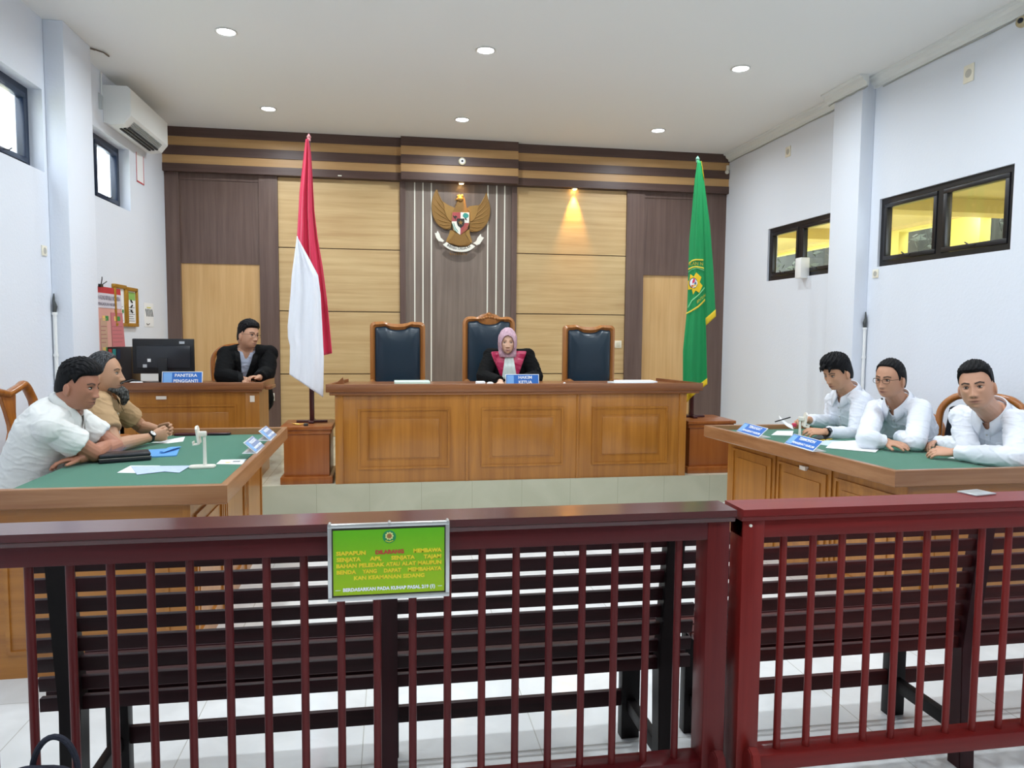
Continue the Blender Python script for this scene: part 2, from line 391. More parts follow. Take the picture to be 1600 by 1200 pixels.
plate('wall_outlet', 'outlet with white plug on right wall under corner of big window', (XR, 5.50, 1.92), (-1, 0, 0), .07, .07, 'outlet')
# white box on the far right window
o = MB().box(3.86, 3.955, 6.50, 6.60, 1.955, 2.15, .008).build('router_box', mat('white_plastic', '#f2f2f0', .4)); tag(o, 'white upright plastic box mounted at mullion of far right window', 'box')
# conduits with dark joints beside the pillars
for x, y, sg, lab, z1 in ((XL+.02, 5.585, 1, 'left', 1.53), (XR-.02, 5.585, -1, 'right', 1.48)):
    t = thing('conduit', 'white electrical conduit with dark bare joint beside the %s pillar' % lab, 'conduit', (x, y, 0))
    MB().cyl((0, 0, 0), (0, 0, z1), .013, n=10).build('pipe', mat('white_pvc', '#f0f1ef', .35), t)
    for z in (.9, 1.22, z1-.02): MB().cyl((0, 0, z), (0, 0, z+.02), .017, n=10).build('clamp', mat('white_pvc', '#f0f1ef', .35), t)
    MB().tube([(0, 0, z1), (sg*.006, -.004, z1+.04), (-sg*.004, 0, z1+.08), (0, 0, z1+.13)], [.012, .016, .009, .004], 8).build('bare_wires', mat('dark_rubber', '#4a4e4e', .6), t)
# ceiling mark: loose cable by left pillar
o = MB().tube([at(148, 78, Z=H-.004), at(140, 75, Z=H-.012), at(150, 78, Z=H-.01), at(162, 82, Z=H-.02), at(170, 88, Z=H-.004)], .006, 6).build('loose_cable', mat('cable_brown', '#6a5c4c', .6))
tag(o, 'short loose brown cable end hanging from ceiling beside the left pillar', 'cable')
# speck of security camera in the right back corner
t = thing('corner_camera', 'small white camera in right back corner below ceiling', 'camera', (XR-.02, 8.24, 3.36))
MB().box(-.02, .02, -.02, .02, -.03, .03, .006).build('bracket', m_strip, t)
MB().sphere((-.015, -.02, -.05), .025, 12, 8).build('dome', m_strip, t)
p = at(1597, 34, X=XR-.05)
t = thing('wall_camera', 'small beige and black camera on wall at the cornice, right picture edge', 'camera', p)
MB().sphere((0, 0, 0), .035, 14, 10).build('housing', mat('beige_plastic', '#b9a983', .4), t)
MB().sphere((-.022, -.012, 0), .018, 12, 8).build('lens', mat('dark_lens', '#15202e', .1), t)
MB().box(0, .05, -.02, .02, -.015, .015).build('bracket', mat('beige_plastic', '#b9a983', .4), t)

# ---------------------------------------------------------------- air conditioner
t = thing('air_conditioner', 'white split air conditioner high on left wall near the back corner', 'air conditioner', (XL, 6.65, 3.1))
m_ac = mat('ac_plastic', '#eceeec', .4)
pr = [(0, .02), (.06, 0), (.16, .015), (.215, .085), (.215, .30), (.19, .32), (0, .32)]
MB().prism(pr, (0, 1.03, 0), bev=.004).build('casing', m_ac, t)
b = MB()
for k in range(3):
    x = .085 + k*.032; b.box(x, x+.018, .12, .88, -.004+k*.004, .012+k*.006)
b.build('air_slots', mat('vent_black', '#16181a', .6), t)
b = MB(); 
for k in range(4): b.box(.168+k*.01, .172+k*.01, .12, .88, .015+k*.012, .024+k*.012)
b.build('louvre', mat('vent_grey', '#8d9393', .5), t)
MB().prism([(0, 0), (.03, 0), (.03, .10), (0, .13)], (0, .02, 0), (.0, -.09, .10)).build('junction_cover', mat('grey_plastic', '#c3c8c8', .5), t)
MB().cyl((.012, -.05, .22), (.012, -.05, .40), .006, n=8).build('pipe', m_ac, t)

# ---------------------------------------------------------------- papers and frames on the left wall
def wallsheet(name, label, cat, y0, y1, z0, z1, m, th=.004, x=XL):
    o = MB().box(x-.001, x+th, y0, y1, z0, z1).build(name, m, smooth=False); return tag(o, label, cat)
m_red = mat('poster_red', '#c02c3c', .5); m_white = mat('paper_white', '#f4f5f6', .7); m_pink = mat('poster_pink', '#dfa59a', .6)
t = thing('poster', 'large pink court notice poster with red top edge hung on left wall', 'poster', (XL, 6.15, .9))
def curl(u, v):  # sheet curls off the wall towards its free right lower edge
    return V((.012+.045*u*u*(1.1-v), u*.72, v*.86+.0*u))
MB().grid(lambda u, v: curl(u, v), 12, 12).build('sheet', m_pink, t)
MB().box(-.001, .016, .1, .16, .83, .86).build('hanger', m_black, t)
def strip(u0, u1, v0, v1, m, name='print', n=6):
    MB().grid(lambda a, b: curl(u0+(u1-u0)*a, v0+(v1-v0)*b)+V((.003, 0, 0)), n, 2).build(name, m, t)
strip(0, 1, .94, 1, m_red, 'red_edge'); strip(0, 1, .80, .94, mat('poster_head', '#d9d3dc', .6), 'heading')
m_prow = mat('poster_rose', '#c9747a', .6); m_brownish = mat('poster_tan', '#c9a48c', .6)
strip(.66, 1, 0, .76, m_prow, 'column'); strip(.36, .54, 0, .7, m_brownish, 'column'); strip(.02, .10, 0, .72, m_prow, 'column')
mg = mat('poster_green', '#3c8f4a', .6); my = mat('poster_yellow', '#efc878', .6)
for u, v in ((.10, .68), (.42, .68), (.75, .68), (.10, .36), (.40, .38), (.70, .38), (.10, .08), (.42, .1)):
    strip(u, u+.08, v, v+.045, my, 'tag'); strip(u+.08, u+.17, v, v+.045, mg, 'tag')
m_ink = mat('dark_ink', '#3d3a5c', .6)
def tM(x, y, z): return frameM((x, y, z), (0, 1, 0), (0, 0, 1))
def bend_text(s, size, uc, vc, w, m):
    o = text('lettering', s, size, Matrix.Identity(4), m, t, ext=0, width=w)
    for v in o.data.vertices:
        q = curl(uc+v.co.x/.72, vc+v.co.y/.86)+V((.005, 0, 0)); v.co = q
bend_text('MAHKAMAH AGUNG REPUBLIK INDONESIA', .05, .52, .895, .62, m_ink); bend_text('PENGADILAN NEGERI', .035, .56, .835, .36, m_ink)
m_ptext = mat('rose_ink', '#a86468', .6)
for k in range(16):
    for u0, u1 in ((.14, .30), (.37, .53), (.68, .97)):
        v = .05+k*.038
        if min(abs(v-x) for x in (.70, .40, .10)) > .05: strip(u0, u1-.02*(k % 3), v, v+.007, m_ptext, 'text_line', 3)
b = MB(); b.box(.03, .05, .2, .25, .85, .875); b.tube([(.045, .22, .87), (.06, .2, .91), (.05, .23, .93)], .004, 6); b.tube([(.045, .24, .87), (.06, .3, .90)], .004, 6)
b.build('binder_clip', m_black, t)
m_gold = mat('gold_frame', '#b98a2e', .35, .5, var=.2, vscale=40)
def pframe(label, y0, y1, z0, z1, deco):
    t = thing('picture_frame', label, 'framed certificate', (XL, y0, z0)); w = .032; Y = y1-y0; Z = z1-z0
    b = MB(); b.box(0, .03, 0, Y, Z-w, Z, .005); b.box(0, .03, 0, Y, 0, w, .005); b.box(0, .03, 0, w, w, Z-w, .005); b.box(0, .03, Y-w, Y, w, Z-w, .005)
    b.build('frame', m_gold, t)
    MB().box(0, .012, w, Y-w, w, Z-w).build('certificate', m_white, t, smooth=False)
    b = MB(); b.mi = 0
    if deco:
        b.box(.012, .0135, w+.01, Y-w-.01, Z-w-.08, Z-w-.01)
        g = MB()
        for k in range(3): g.tube([(.014, Y/2-.02+.04*(k % 2), Z*.68-k*.045), (.014, Y/2+.02-.04*(k % 2), Z*.62-k*.045)], .008, 6)
        g.build('calligraphy', m_black, t)
        b.build('green_band', mat('band_green', '#8fbf62', .6), t)
    else:
        b.box(.012, .0135, Y-w-.05, Y-w-.015, .12, .15); b.build('green_seal', mg, t)
    g = MB()
    for k in range(7): g.box(.012, .0133, w+.03, Y-w-.03-.02*(k % 3), .05+k*.02, .056+k*.02)
    g.build('print_lines', mat('print_grey', '#8a8f92', .7), t)
    return t
pframe('gold framed certificate with green seal left of its twin on left wall', 6.72, 7.005, 1.437, 1.80, 0)
pframe('gold framed certificate with green heading and dark calligraphy on left wall', 7.01, 7.30, 1.437, 1.79, 1)
wallsheet('paper_notice', 'narrow pale paper notice below the gold frames', 'notice', 6.84, 6.97, 1.2, 1.42, m_white)
t = thing('paper_notice', 'white sheet with row of slanting dark signatures taped near back corner', 'notice', (XL, 7.53, 1.44))
MB().box(-.001, .004, 0, .28, 0, .23).build('sheet', m_white, t, smooth=False)
b = MB()
for k in range(5): b.tube([(.006, .04+k*.045, .17), (.006, .06+k*.045, .14), (.006, .075+k*.045, .10)], .004, 6)
b.build('signature', mat('ink_dark', '#33363c', .6), t)
MB().box(.004, .0052, .08, .2, .18, .19).build('yellow_line', mat('line_yellow', '#d7d24a', .6), t, smooth=False)
MB().tube([(.006, .06, .03), (.006, .10, .018), (.006, .15, .03)], .003, 6).build('signature_foot', mat('ink_dark', '#33363c', .6), t)
t = thing('wall_chart', 'small pale chart with thin red border high on left wall under air conditioner', 'chart', (XL, 7.42, 2.79))
MB().box(0, .004, 0, .21, 0, .27).build('sheet', m_white, t, smooth=False)
b = MB(); b.box(.004, .006, 0, .21, 0, .012); b.box(.004, .006, 0, .012, 0, .27); b.box(.004, .006, .2, .21, 0, .27); b.build('red_border', m_red, t, smooth=False)

# ---------------------------------------------------------------- outside: the corridor on the right
m_yel = mat('yellow_paint', '#d3c560', .7)
m_yel2 = mat('yellow_beam', '#c9b46a', .7)
cx0, cx1 = XR+.11, XR+3.2
b = MB(); b.box(cx1, cx1+.15, 0, 14, 0, 2.49); b.box(cx1, cx1+.15, 0, 14, 2.88, 3.6)
for y0, y1 in ((0, 7.2), (8.04, 8.85), (9.5, 10.9), (13.3, 14)): b.box(cx1, cx1+.15, y0, y1, 2.49, 2.88)
struct(b.build('wall_corridor', m_yel, smooth=False))
struct(MB().box(cx0, cx1+.15, 0, 14.1, -.1, 0).build('floor_corridor', m_floor, smooth=False))
struct(MB().box(cx0, cx1+.15, 0, 14.1, 2.95, 3.1).build('ceiling_corridor', mat('corridor_ceiling', '#c9b878', .8), smooth=False))
b = MB(); b.box(cx0, cx1, 14, 14.15, 0, 3.0); struct(b.build('wall_corridor_end', m_yel, smooth=False))
b = MB(); b.box(cx1-.04, cx1, 0, 14, 2.91, 2.95)
for y in (1.2, 4.8, 7.4, 9.9): b.box(cx0, cx1, y, y+.3, 2.80, 2.95)
struct(b.build('trim_corridor_beams', m_yel2, smooth=False))
t0 = None
for k, y in enumerate((3.6, 7.95, 11.2)):
    t = thing('corridor_lamp', ['small round ceiling lamp of the yellow corridor seen through big window', 'middle round ceiling lamp of yellow corridor outside the windows', 'far round ceiling lamp of yellow corridor outside the windows'][k], 'ceiling light', ((cx0+1.7 if k != 1 else 6.95), y, 2.95))
    MB().lathe([(.001, -.02), (.06, -.02), (.08, 0), (.001, 0)]).build('diffuser', mat('warm_led', '#ffffff', .5, emit='#fff3cf', estr=8), t)
    ld = bpy.data.lights.new('corridor_lamp', 'POINT'); ld.energy = 9; ld.color = (1, .93, .72); ld.shadow_soft_size = .08
    lo = bpy.data.objects.new('lamp', ld); COL.objects.link(lo); lo.location = (0, 0, -.12); lo.parent = t
# foliage bank beyond the corridor openings
b = MB(); rnd = random.Random(3)
for k in range(520):
    y = rnd.uniform(6, 15.5); z = rnd.uniform(2.1, 3.3); x = cx1+.9+rnd.uniform(0, .8); r = rnd.uniform(.05, .13)
    a = V((rnd.uniform(-1, 1), rnd.uniform(-1, 1), rnd.uniform(-1, 1))).normalized(); c_ = a.orthogonal().normalized()
    p = V((x, y, z)); vs = [b.bm.verts.new(p+a*r), b.bm.verts.new(p+c_*r*.5), b.bm.verts.new(p-a*r), b.bm.verts.new(p-c_*r*.5)]; b.bm.faces.new(vs)
for k in range(12): b.box(cx1+1.2, cx1+1.24, 6.3+k*.8, 6.34+k*.8, -.1, 2.6)
o = b.build('shrub_foliage', mat('foliage', '#464b3c', .9, var=.5, vscale=3), smooth=False, normals=False); tag(o, 'grey green shrub foliage beyond the corridor openings', 'foliage'); o['kind'] = 'stuff'
o = MB().box(cx1+1.8, cx1+1.9, 0, 17, 0, 3.6).build('wall_neighbour', mat('neighbour_wall', '#33352c', .95, var=.5, vscale=2)); struct(o)
# outside the left windows: a pale neighbouring facade
b = MB().box(XL-3.2, XL-3.0, -6, 13, 0, 3.1); struct(b.build('wall_outside_left', mat('outside_wall', '#f2ecc9', .9)))
struct(MB().box(XL-3.2, XL-.3, -6, 13, -.1, 0).build('floor_outside_left', mat('outside_ground', '#b9b4a8', .9)))

# ---------------------------------------------------------------- daylight
w = bpy.data.worlds.new('daylight'); sc.world = w; w.use_nodes = True
bg = w.node_tree.nodes['Background']; bg.inputs[0].default_value = (.80, .90, 1.0, 1); bg.inputs[1].default_value = 5.0
vs = sc.view_settings; vs.view_transform = 'Standard'; vs.look = 'None'; vs.gamma = 1; vs.exposure = 0.5; vs.use_curve_mapping = False
sc.cycles.use_denoising = True
sc.cycles.max_bounces = 8; sc.cycles.diffuse_bounces = 5
# ================================================================ furniture
w_amber = wood('amber_wood', '#975d1e', '#b5782f', .33, .25, 'Z', .8)
w_amberx = wood('amber_wood_across', '#975d1e', '#b5782f', .33, .25, 'X', .8)
w_top = wood('desk_top_wood', '#794727', '#94603a', .35, .25, 'X', .9)
w_rim = wood('table_rim_wood', '#8a5a36', '#aa7b54', .35, .3, 'X', .9)
w_rimy = wood('table_rim_wood_long', '#8a5a36', '#aa7b54', .35, .3, 'Y', .9)
w_box = wood('flag_box_wood', '#8a4716', '#a4602a', .35, .25, 'Z', .7)
w_chair = wood('carved_chair_wood', '#9a5f2b', '#b97c3f', .35, .3, 'Z', 1.2)
w_chair2 = wood('splat_chair_wood', '#93521b', '#b87227', .28, .5, 'Z', 1.2)
m_leather = mat('blue_black_leather', '#1d3140', .32, coat=.15, bump=.06, bscale=90)
m_felt = mat('green_felt', '#126c50', .95, bump=.3, bscale=260, var=.06, vscale=120, sheen=.3)
m_label = mat('label_white', '#e7ddcf', .5)
m_pvc = mat('ivory_white_plastic', '#eeeae0', .35)
m_acr = mat('clear_acrylic_white', '#dfe3e6', .15, coat=.4)
m_blue = mat('nameplate_blue', '#2f6fc4', .35); m_lblue = mat('nameplate_light_blue', '#7fb2ea', .35)
m_txt = mat('white_lettering', '#f5f7fb', .5)
w_pole = wood('dark_pole_wood', '#3b171a', '#4d2022', .35, .3, 'Z', 1)

# ---------------------------------------------------------------- judge desk
t = thing('judge_desk', 'long amber wooden judges bench with three panelled fields on the raised dais', 'desk', (1.0, 5.73, DZ))
def wc(o, t): return world_child(o, t)
zt = 1.011
b = MB(); b.box(-.42, 2.42, 5.73, 5.79, DZ, .952, .002)
for x in (-.42, 2.36): b.box(x, x+.06, 5.722, 5.74, DZ, .952, .002)
for x in (.585, 1.485): b.box(x, x+.022, 5.72, 5.74, DZ, .952, .003)
wc(b.build('front_board', w_amber), t)
for x0, x1 in ((-.25, .46), (.71, 1.375), (1.615, 2.26)):
    b = MB(); b.panel_frame(x0, x1, .345, .82, 5.732, .018, .012); b.panel_frame(x0+.018, x1-.018, .363, .802, 5.732, .05, .005)
    b.box(x0+.085, x1-.085, 5.722, 5.74, .43, .735, .004)
    wc(b.build('raised_panel', w_amber), t)
b = MB(); b.prism([(-.485, 5.69), (2.545, 5.69), (2.41, 6.34), (-.38, 6.34)], (0, 0, .035), (0, 0, .952), (1, 0, 0), (0, 1, 0), bev=.003)
wc(b.build('desk_top', w_top), t)
b = MB(); b.box(-.485, 2.545, 5.688, 5.715, .948, zt, .004); b.box(-.46, 2.52, 5.70, 5.73, .925, .95, .004)
b.prism([(2.545, 5.69), (2.515, 5.69), (2.38, 6.34), (2.41, 6.34)], (0, 0, .06), (0, 0, .951), (1, 0, 0), (0, 1, 0))
b.prism([(-.485, 5.69), (-.455, 5.69), (-.35, 6.34), (-.38, 6.34)], (0, 0, .06), (0, 0, .951), (1, 0, 0), (0, 1, 0))
wc(b.build('rim', w_top), t)
for x0, x1 in ((-.38, -.34), (2.33, 2.37)): wc(MB().box(x0, x1, 5.79, 6.32, DZ, .952).build('side_board', w_amber), t)
for px, w in ((615, .20),):
    p = at(615, 598, Y=5.8)
o = MB().box(.03, .31, 5.80, 6.0, .987, 1.021, .002).build('paper_stack', mat('green_paper', '#cfe3d4', .7)); tag(o, 'flat pale green document on the judges bench before the left chair', 'papers')
t2 = thing('paper_stack', 'white folder with papers at right end of the judges bench', 'papers', (1.98, 5.83, .987))
MB().box(-.17, .17, -.08, .14, 0, .022, .002).build('folder', mat('folder_silver', '#d7dcdd', .4), t2); MB().box(-.12, .2, -.06, .12, .022, .034, .001).build('sheets', m_white, t2)
o = MB().box(.675, .75, 5.80, 5.86, .987, 1.022, .008).build('tissue_pack', m_white); tag(o, 'small crumpled white packet on judges bench left of the judge', 'packet')
o = MB().sphere((.79, 5.82, 1.003), (.028, .02, .016), 10, 6).build('paper_ball', m_white); tag(o, 'tiny white crumpled paper on bench beside the white packet', 'paper')
o = MB().sphere((1.402, 5.82, 1.0), (.012, .012, .013), 10, 6).build('seal_cap', m_white); tag(o, 'tiny white knob on the bench under the right chair', 'cap')
o = MB().prism([(0, 0), (.085, 0), (.075, .07)], (0, .02, 0), (-.44, 5.83, .987)).build('wooden_wedge', w_top); tag(o, 'small wooden wedge standing at left end of the judges bench', 'wedge')

def nameplate(label, cat, loc, rz, L, lines, tilt=32, h=.075, foot=.06, card=None):
    """plate face looks along local -Y, leaning back"""
    t = thing('nameplate', label, cat, loc, rz); a = math.radians(tilt)
    R = Matrix.Rotation(-a, 4, 'X')
    MB().box(-L/2, L/2, -.003, 0, 0, h, .001).xform(R).build('acrylic_plate', m_acr, t)
    MB().box(-L/2, L/2, -.004, foot, -.0, .003, .001).build('foot_plate', m_acr, t)
    MB().box(-L/2+.006, L/2-.006, -.004, -.003, .005, h-.005).xform(R).build('blue_card', card or m_blue, t, smooth=False)
    b = MB(); b.box(-L/2+.012, -L/2+.012+h*.6, -.0045, -.004, .01, h-.01); b.build
    o = b.xform(R).build('emblem_field', m_lblue, t, smooth=False)
    n = len(lines)
    for i, (s, sz, w) in enumerate(lines):
        z = h*(.5 if n == 1 else (.70 if i == 0 else .28))
        M = R @ frameM((h*.25, -.0052, z), (1, 0, 0), (0, 0, 1))
        text('lettering', s, sz, M, m_txt, t, ext=.0005, width=w, bold=.02)
    return t
nameplate('blue nameplate reading HAKIM KETUA at the front of the judges bench', 'nameplate', (1.05, 5.80, .988), 0, .275, [('HAKIM', .034, .11), ('KETUA', .034, .11)], 10, .092)

# ---------------------------------------------------------------- flag boxes
for x0, x1, y0, y1, lab in ((-.835, -.445, 5.76, 6.22, 'reddish wooden pedestal box left of the bench under the red and white flag'), (2.47, 2.90, 5.80, 6.25, 'reddish wooden pedestal box right of the bench under the green flag')):
    t = thing('pedestal_box', lab, 'pedestal', ((x0+x1)/2, (y0+y1)/2, DZ))
    wc(MB().box(x0+.025, x1-.025, y0+.02, y1-.02, DZ, .64, .003).build('body', w_box), t)
    wc(MB().box(x0, x1, y0-.01, y1, DZ, DZ+.055, .004).build('plinth', w_box), t)
    b = MB(); b.box(x0, x1, y0-.005, y1, .655, .682, .004); b.box(x0+.01, x1-.01, y0+.008, y1-.01, .62, .656, .008); wc(b.build('top_board', w_box), t)

o = MB().tube([(-.76, 5.88, .694), (-.735, 5.865, .688), (-.70, 5.86, .687), (-.665, 5.87, .690)], [.003, .006, .006, .004], 8).build('brass_handle', mat('brass', '#c79a4a', .3, .7)); tag(o, 'small curved brass piece on top of the left pedestal box', 'handle')
o = MB().lathe([(.001, 0), (.018, 0), (.018, .016), (.012, .021), (.001, .021)], (-.645, 5.80, .6825), 18).build('bottle_cap', mat('dark_cap', '#3d3a38', .3)); tag(o, 'small dark round cap on the left pedestal box before the pole', 'cap')
# ---------------------------------------------------------------- clerk desk
t = thing('clerk_desk', 'amber wooden clerk desk with panelled front at the left of the dais', 'desk', (-1.5, 6.0, DZ))
b = MB(); b.box(-2.06, -1.03, 6.03, 6.06, DZ, .955); b.box(-1.06, -1.03, 6.03, 6.5, DZ, .955); b.box(-2.06, -2.03, 6.03, 6.5, DZ, .955); b.box(-1.13, -1.025, 6.022, 6.035, DZ, .955, .002)
wc(b.build('front_board', w_amber), t)
b = MB(); b.panel_frame(-1.96, -1.2, .38, .83, 6.032, .015, .01); b.box(-1.90, -1.26, 6.025, 6.035, .44, .77, .004); wc(b.build('raised_panel', w_amber), t)
b = MB(); b.box(-2.1, -.99, 5.985, 6.55, .965, .985, .003); wc(b.build('desk_top', w_top), t)
b = MB(); b.box(-2.1, -.985, 5.978, 6.0, .95, 1.008, .004); b.box(-1.012, -.985, 5.99, 6.55, .95, 1.008, .004); b.box(-2.08, -1.0, 5.995, 6.03, .93, .952, .004); wc(b.build('rim', w_top), t)
wc(MB().box(-.985, -.94, 6.06, 6.30, .945, .972, .003).build('side_ledge', w_top), t)
wc(MB().box(-1.79, -1.715, 6.018, 6.023, .875, .9).build('label', m_label), t)
wc(MB().box(-1.095, -1.06, 6.018, 6.023, .85, .9).build('label', m_label), t)
nameplate('blue nameplate reading PANITERA PENGGANTI on the clerk desk', 'nameplate', (-1.60, 6.03, .986), 0, .30, [('PANITERA', .034, .165), ('PENGGANTI', .034, .18)], 12, .105)
# monitor (its back faces the camera)
t = thing('monitor', 'black computer monitor seen from behind on the clerk desk', 'monitor', (-1.80, 6.27, .986))
m_mon = mat('monitor_black', '#141519', .35); m_mon2 = mat('monitor_back_panel', '#20232a', .3, coat=.2)
MB().box(-.23, .235, -.012, .014, .075, .355, .006).build('screen_housing', m_mon, t)
MB().box(-.20, .21, -.022, -.012, .12, .30, .006).build('rear_panel', m_mon2, t)
MB().box(-.035, .035, -.03, -.012, .0, .2, .004).build('stand_neck', m_mon, t)
MB().box(-.11, .11, -.09, .07, 0, .012, .004).build('stand_base', m_mon, t)
MB().box(-.115, -.09, -.0235, -.022, .17, .195).build('sticker', m_white, t, smooth=False)
MB().box(-.15, -.12, -.0235, -.022, .125, .15).build('port_cover', mat('port_silver', '#b9bcc0', .4), t, smooth=False)
MB().box(.125, .165, -.0135, -.012, .315, .335).build('sticker', mat('sticker_grey', '#b9bfc4', .5), t, smooth=False)
text('lettering', 'acer', .02, frameM((.115, -.0128, .09), (1, 0, 0), (0, 0, 1)), mat('mono_grey', '#5c6068', .4), t) if False else None
# tower PC behind
t = thing('desktop_computer', 'black tower computer with coloured stickers standing behind the monitor', 'computer', (-2.155, 6.40, .986))
MB().box(-.085, .095, -.07, .14, 0, .285, .004).build('case', mat('pc_brown_black', '#231d1c', .4), t)
for k, (c, x) in enumerate((('#b8433a', -.075), ('#2b8f8a', -.045), ('#1c2c44', -.012))):
    MB().box(x, x+.024, -.0715, -.07, .19, .27).build('sticker', mat('pc_sticker_%d' % k, c, .5), t, smooth=False)
o = MB().box(-1.985, -1.90, 6.03, 6.09, .986, 1.01, .008).build('paper_cup_lid', m_white); tag(o, 'small white box in front of the monitor on the clerk desk', 'box')
o = MB().tube([(-2.06, 6.06, .998), (-1.99, 6.12, 1.02), (-1.93, 6.15, 1.0), (-1.87, 6.13, .996)], .008, 8).build('cable', m_mon); tag(o, 'black cable lying below the monitor on the clerk desk', 'cable')

# ---------------------------------------------------------------- party tables
def party_table(label, oh, near, zr, yf, yn, sgn, xo_near, xo_far):
    """sgn +1: outer (room centre) side at +X.  near/far: X of the inner/outer long rims"""
    zf = .74
    t = thing('party_table', label, 'table', ((xo_near+near)/2, (yf+yn)/2, 0))
    xi = near
    w = .032
    # felt bed
    b = MB(); b.prism([(xo_near-sgn*w, yn+w), (xo_far-sgn*w, yf-w), (xi, yf-w), (xi, yn+w)], (0, 0, .012), (0, 0, zf-.012), (1, 0, 0), (0, 1, 0))
    wc(b.build('felt_top', m_felt, smooth=False), t)
    def rim(p, q, nx, ny, name, m):
        """rim board from p to q, thickness w towards (nx, ny)"""
        b = MB(); P_, Q_ = V((p[0], p[1], 0)), V((q[0], q[1], 0)); n = V((nx, ny, 0))
        sec = [(0, zr-.003), (.003, zr), (w-.003, zr), (w, zr-.003), (w, zf-.03), (.03, zf-.03), (.02, zr-.085), (.006, zr-.082), (0, zr-.076)]
        rings = []
        for c, dd in ((P_, 1), (Q_, -1)):
            rings.append([c + n*s + V((0, 0, z)) + (Q_-P_).normalized()*dd*s for s, z in sec])
        b.ring_loft(rings); return wc(b.build(name, m), t)
    so = sgn
    rim((xo_near, yn), (xo_far, yf), -so, 0, 'side_rim', w_rimy)
    rim((xo_near, yn), (xi, yn), 0, 1, 'front_rim', w_rim)
    rim((xo_far, yf), (xi, yf), 0, -1, 'back_rim', w_rim)
    # body
    e = .035
    b = MB(); c0, c1 = (xo_near-so*oh[0], yn+e), (xo_far-so*oh[1], yf-e)
    zb = zr-.085
    b.prism([c0, c1, (c1[0]-so*.03, c1[1]), (c0[0]-so*.03, c0[1])], (0, 0, zb), (0, 0, 0), (1, 0, 0), (0, 1, 0)); wc(b.build('side_board', w_amber), t)
    b = MB(); b.box(c0[0]-so*.03, xi, c0[1]+.001, c0[1]+.03, 0, zb); wc(b.build('front_board', w_amberx), t)
    b = MB(); b.box(c1[0]-so*.03, xi, c1[1]-.03, c1[1]-.001, 0, zb); wc(b.build('back_board', w_amberx), t)
    b = MB(); b.prism([(xo_near-so*.03, yn+.03), (xo_far-so*.03, yf-.03), (c1[0]-so*.02, c1[1]), (c0[0]-so*.02, c0[1])], (0, 0, .02), (0, 0, zb), (1, 0, 0), (0, 1, 0)); wc(b.build('overhang_soffit', w_rimy), t)
    # raised panels on the side
    L = yf-yn-2*e; d = V((c1[0]-c0[0], c1[1]-c0[1], 0)).normalized(); n = V((so, 0, 0)); n = (n - d*n.dot(d)).normalized()
    for k in range(3):
        a0 = .06 + k*(L-.06)/3; a1 = a0 + (L-.06)/3 - .07
        def pt(s, z, q): return V((c0[0], c0[1], 0)) + d*s + n*q + V((0, 0, z))
        b = MB()
        def slab(s0, s1, z0, z1, q):
            r = [[pt(s0, z0, -.005), pt(s1, z0, -.005), pt(s1, z1, -.005), pt(s0, z1, -.005)], [pt(s0, z0, q), pt(s1, z0, q), pt(s1, z1, q), pt(s0, z1, q)]]; b.ring_loft(r)
        z0, z1 = .1, zb-.06; f = .016
        slab(a0, a1, z1-f, z1, .01); slab(a0, a1, z0, z0+f, .01); slab(a0, a0+f, z0+f, z1-f, .01); slab(a1-f, a1, z0+f, z1-f, .01)
        slab(a0+.06, a1-.06, z0+.06, z1-.06, .006)
        wc(b.build('raised_panel', w_amber), t)
        if k: 
            b = MB(); slab(a0-.045, a0-.025, 0, zb, .009); wc(b.build('stile', w_amber), t)
    # front field
    b = MB(); x0, x1 = sorted((c0[0]-so*.09, xi+so*.05)); b.panel_frame(x0, x1, .1, zb-.06, c0[1]+.002, .016, .01); b.box(x0+.07, x1-.07, c0[1]-.004, c0[1]+.004, .16, zb-.12, .002); wc(b.build('raised_panel', w_amberx), t)
    return t
TL = party_table('green felt topped wooden table on the left with wallet and blue folder', (.155, .16), -1.58, .782, 4.98, 3.13, 1, -.665, -.672)
TR = party_table('green felt topped wooden table on the right with TERMOHON nameplate', (.10, .17), 3.30, .772, 4.86, 3.115, -1, 2.378, 2.19)
p = at(1263, 731, X=2.44); wc(MB().box(2.43-.03, 2.445, p.y-.03, p.y+.03, p.z-.012, p.z+.012).build('label', m_label), TR)
FT = .74
# left table things
def sheet(name, label, cat, pts, m, z=FT, th=.0016):
    P_ = [at(x, y, Z=z) for x, y in pts]
    o = MB().prism([(p.x, p.y) for p in P_], (0, 0, th), (0, 0, z+.0003), (1, 0, 0), (0, 1, 0)).build(name, m, smooth=False); return tag(o, label, cat)
m_paperb = mat('bluish_print', '#b9c9e6', .6, var=.2, vscale=60)
t = thing('wallet', 'thick black leather clutch wallet lying on green left table', 'wallet', (-1.355, 4.02, FT), math.radians(22))
m_bl = mat('black_leather', '#1b1b22', .35, bump=.1, bscale=150)
MB().box(-.12, .12, -.06, .06, 0, .022, .008).build('lower_half', m_bl, t); MB().box(-.118, .118, -.058, .06, .023, .044, .009).build('upper_half', m_bl, t)
MB().tube([(-.12, -.058, .0225), (.12, -.058, .0225)], .003, 6).build('zip', mat('zip_grey', '#6a6660', .4, .6), t)
t = thing('document_folder', 'light blue folded paper folder on left table behind the black wallet', 'folder', (0, 0, 0))
m_bf = mat('blue_folder', '#5fa0dc', .55)
P_ = [at(x, y, Z=FT) for x, y in ((176, 708), (281, 701), (276, 713), (238, 715), (172, 713))]
wc(MB().prism([(p.x, p.y) for p in P_], (0, 0, .006), (0, 0, FT+.0003), (1, 0, 0), (0, 1, 0)).build('cover', m_bf), t)
p = at(255, 709, Z=FT); p2 = at(279, 703, Z=FT)
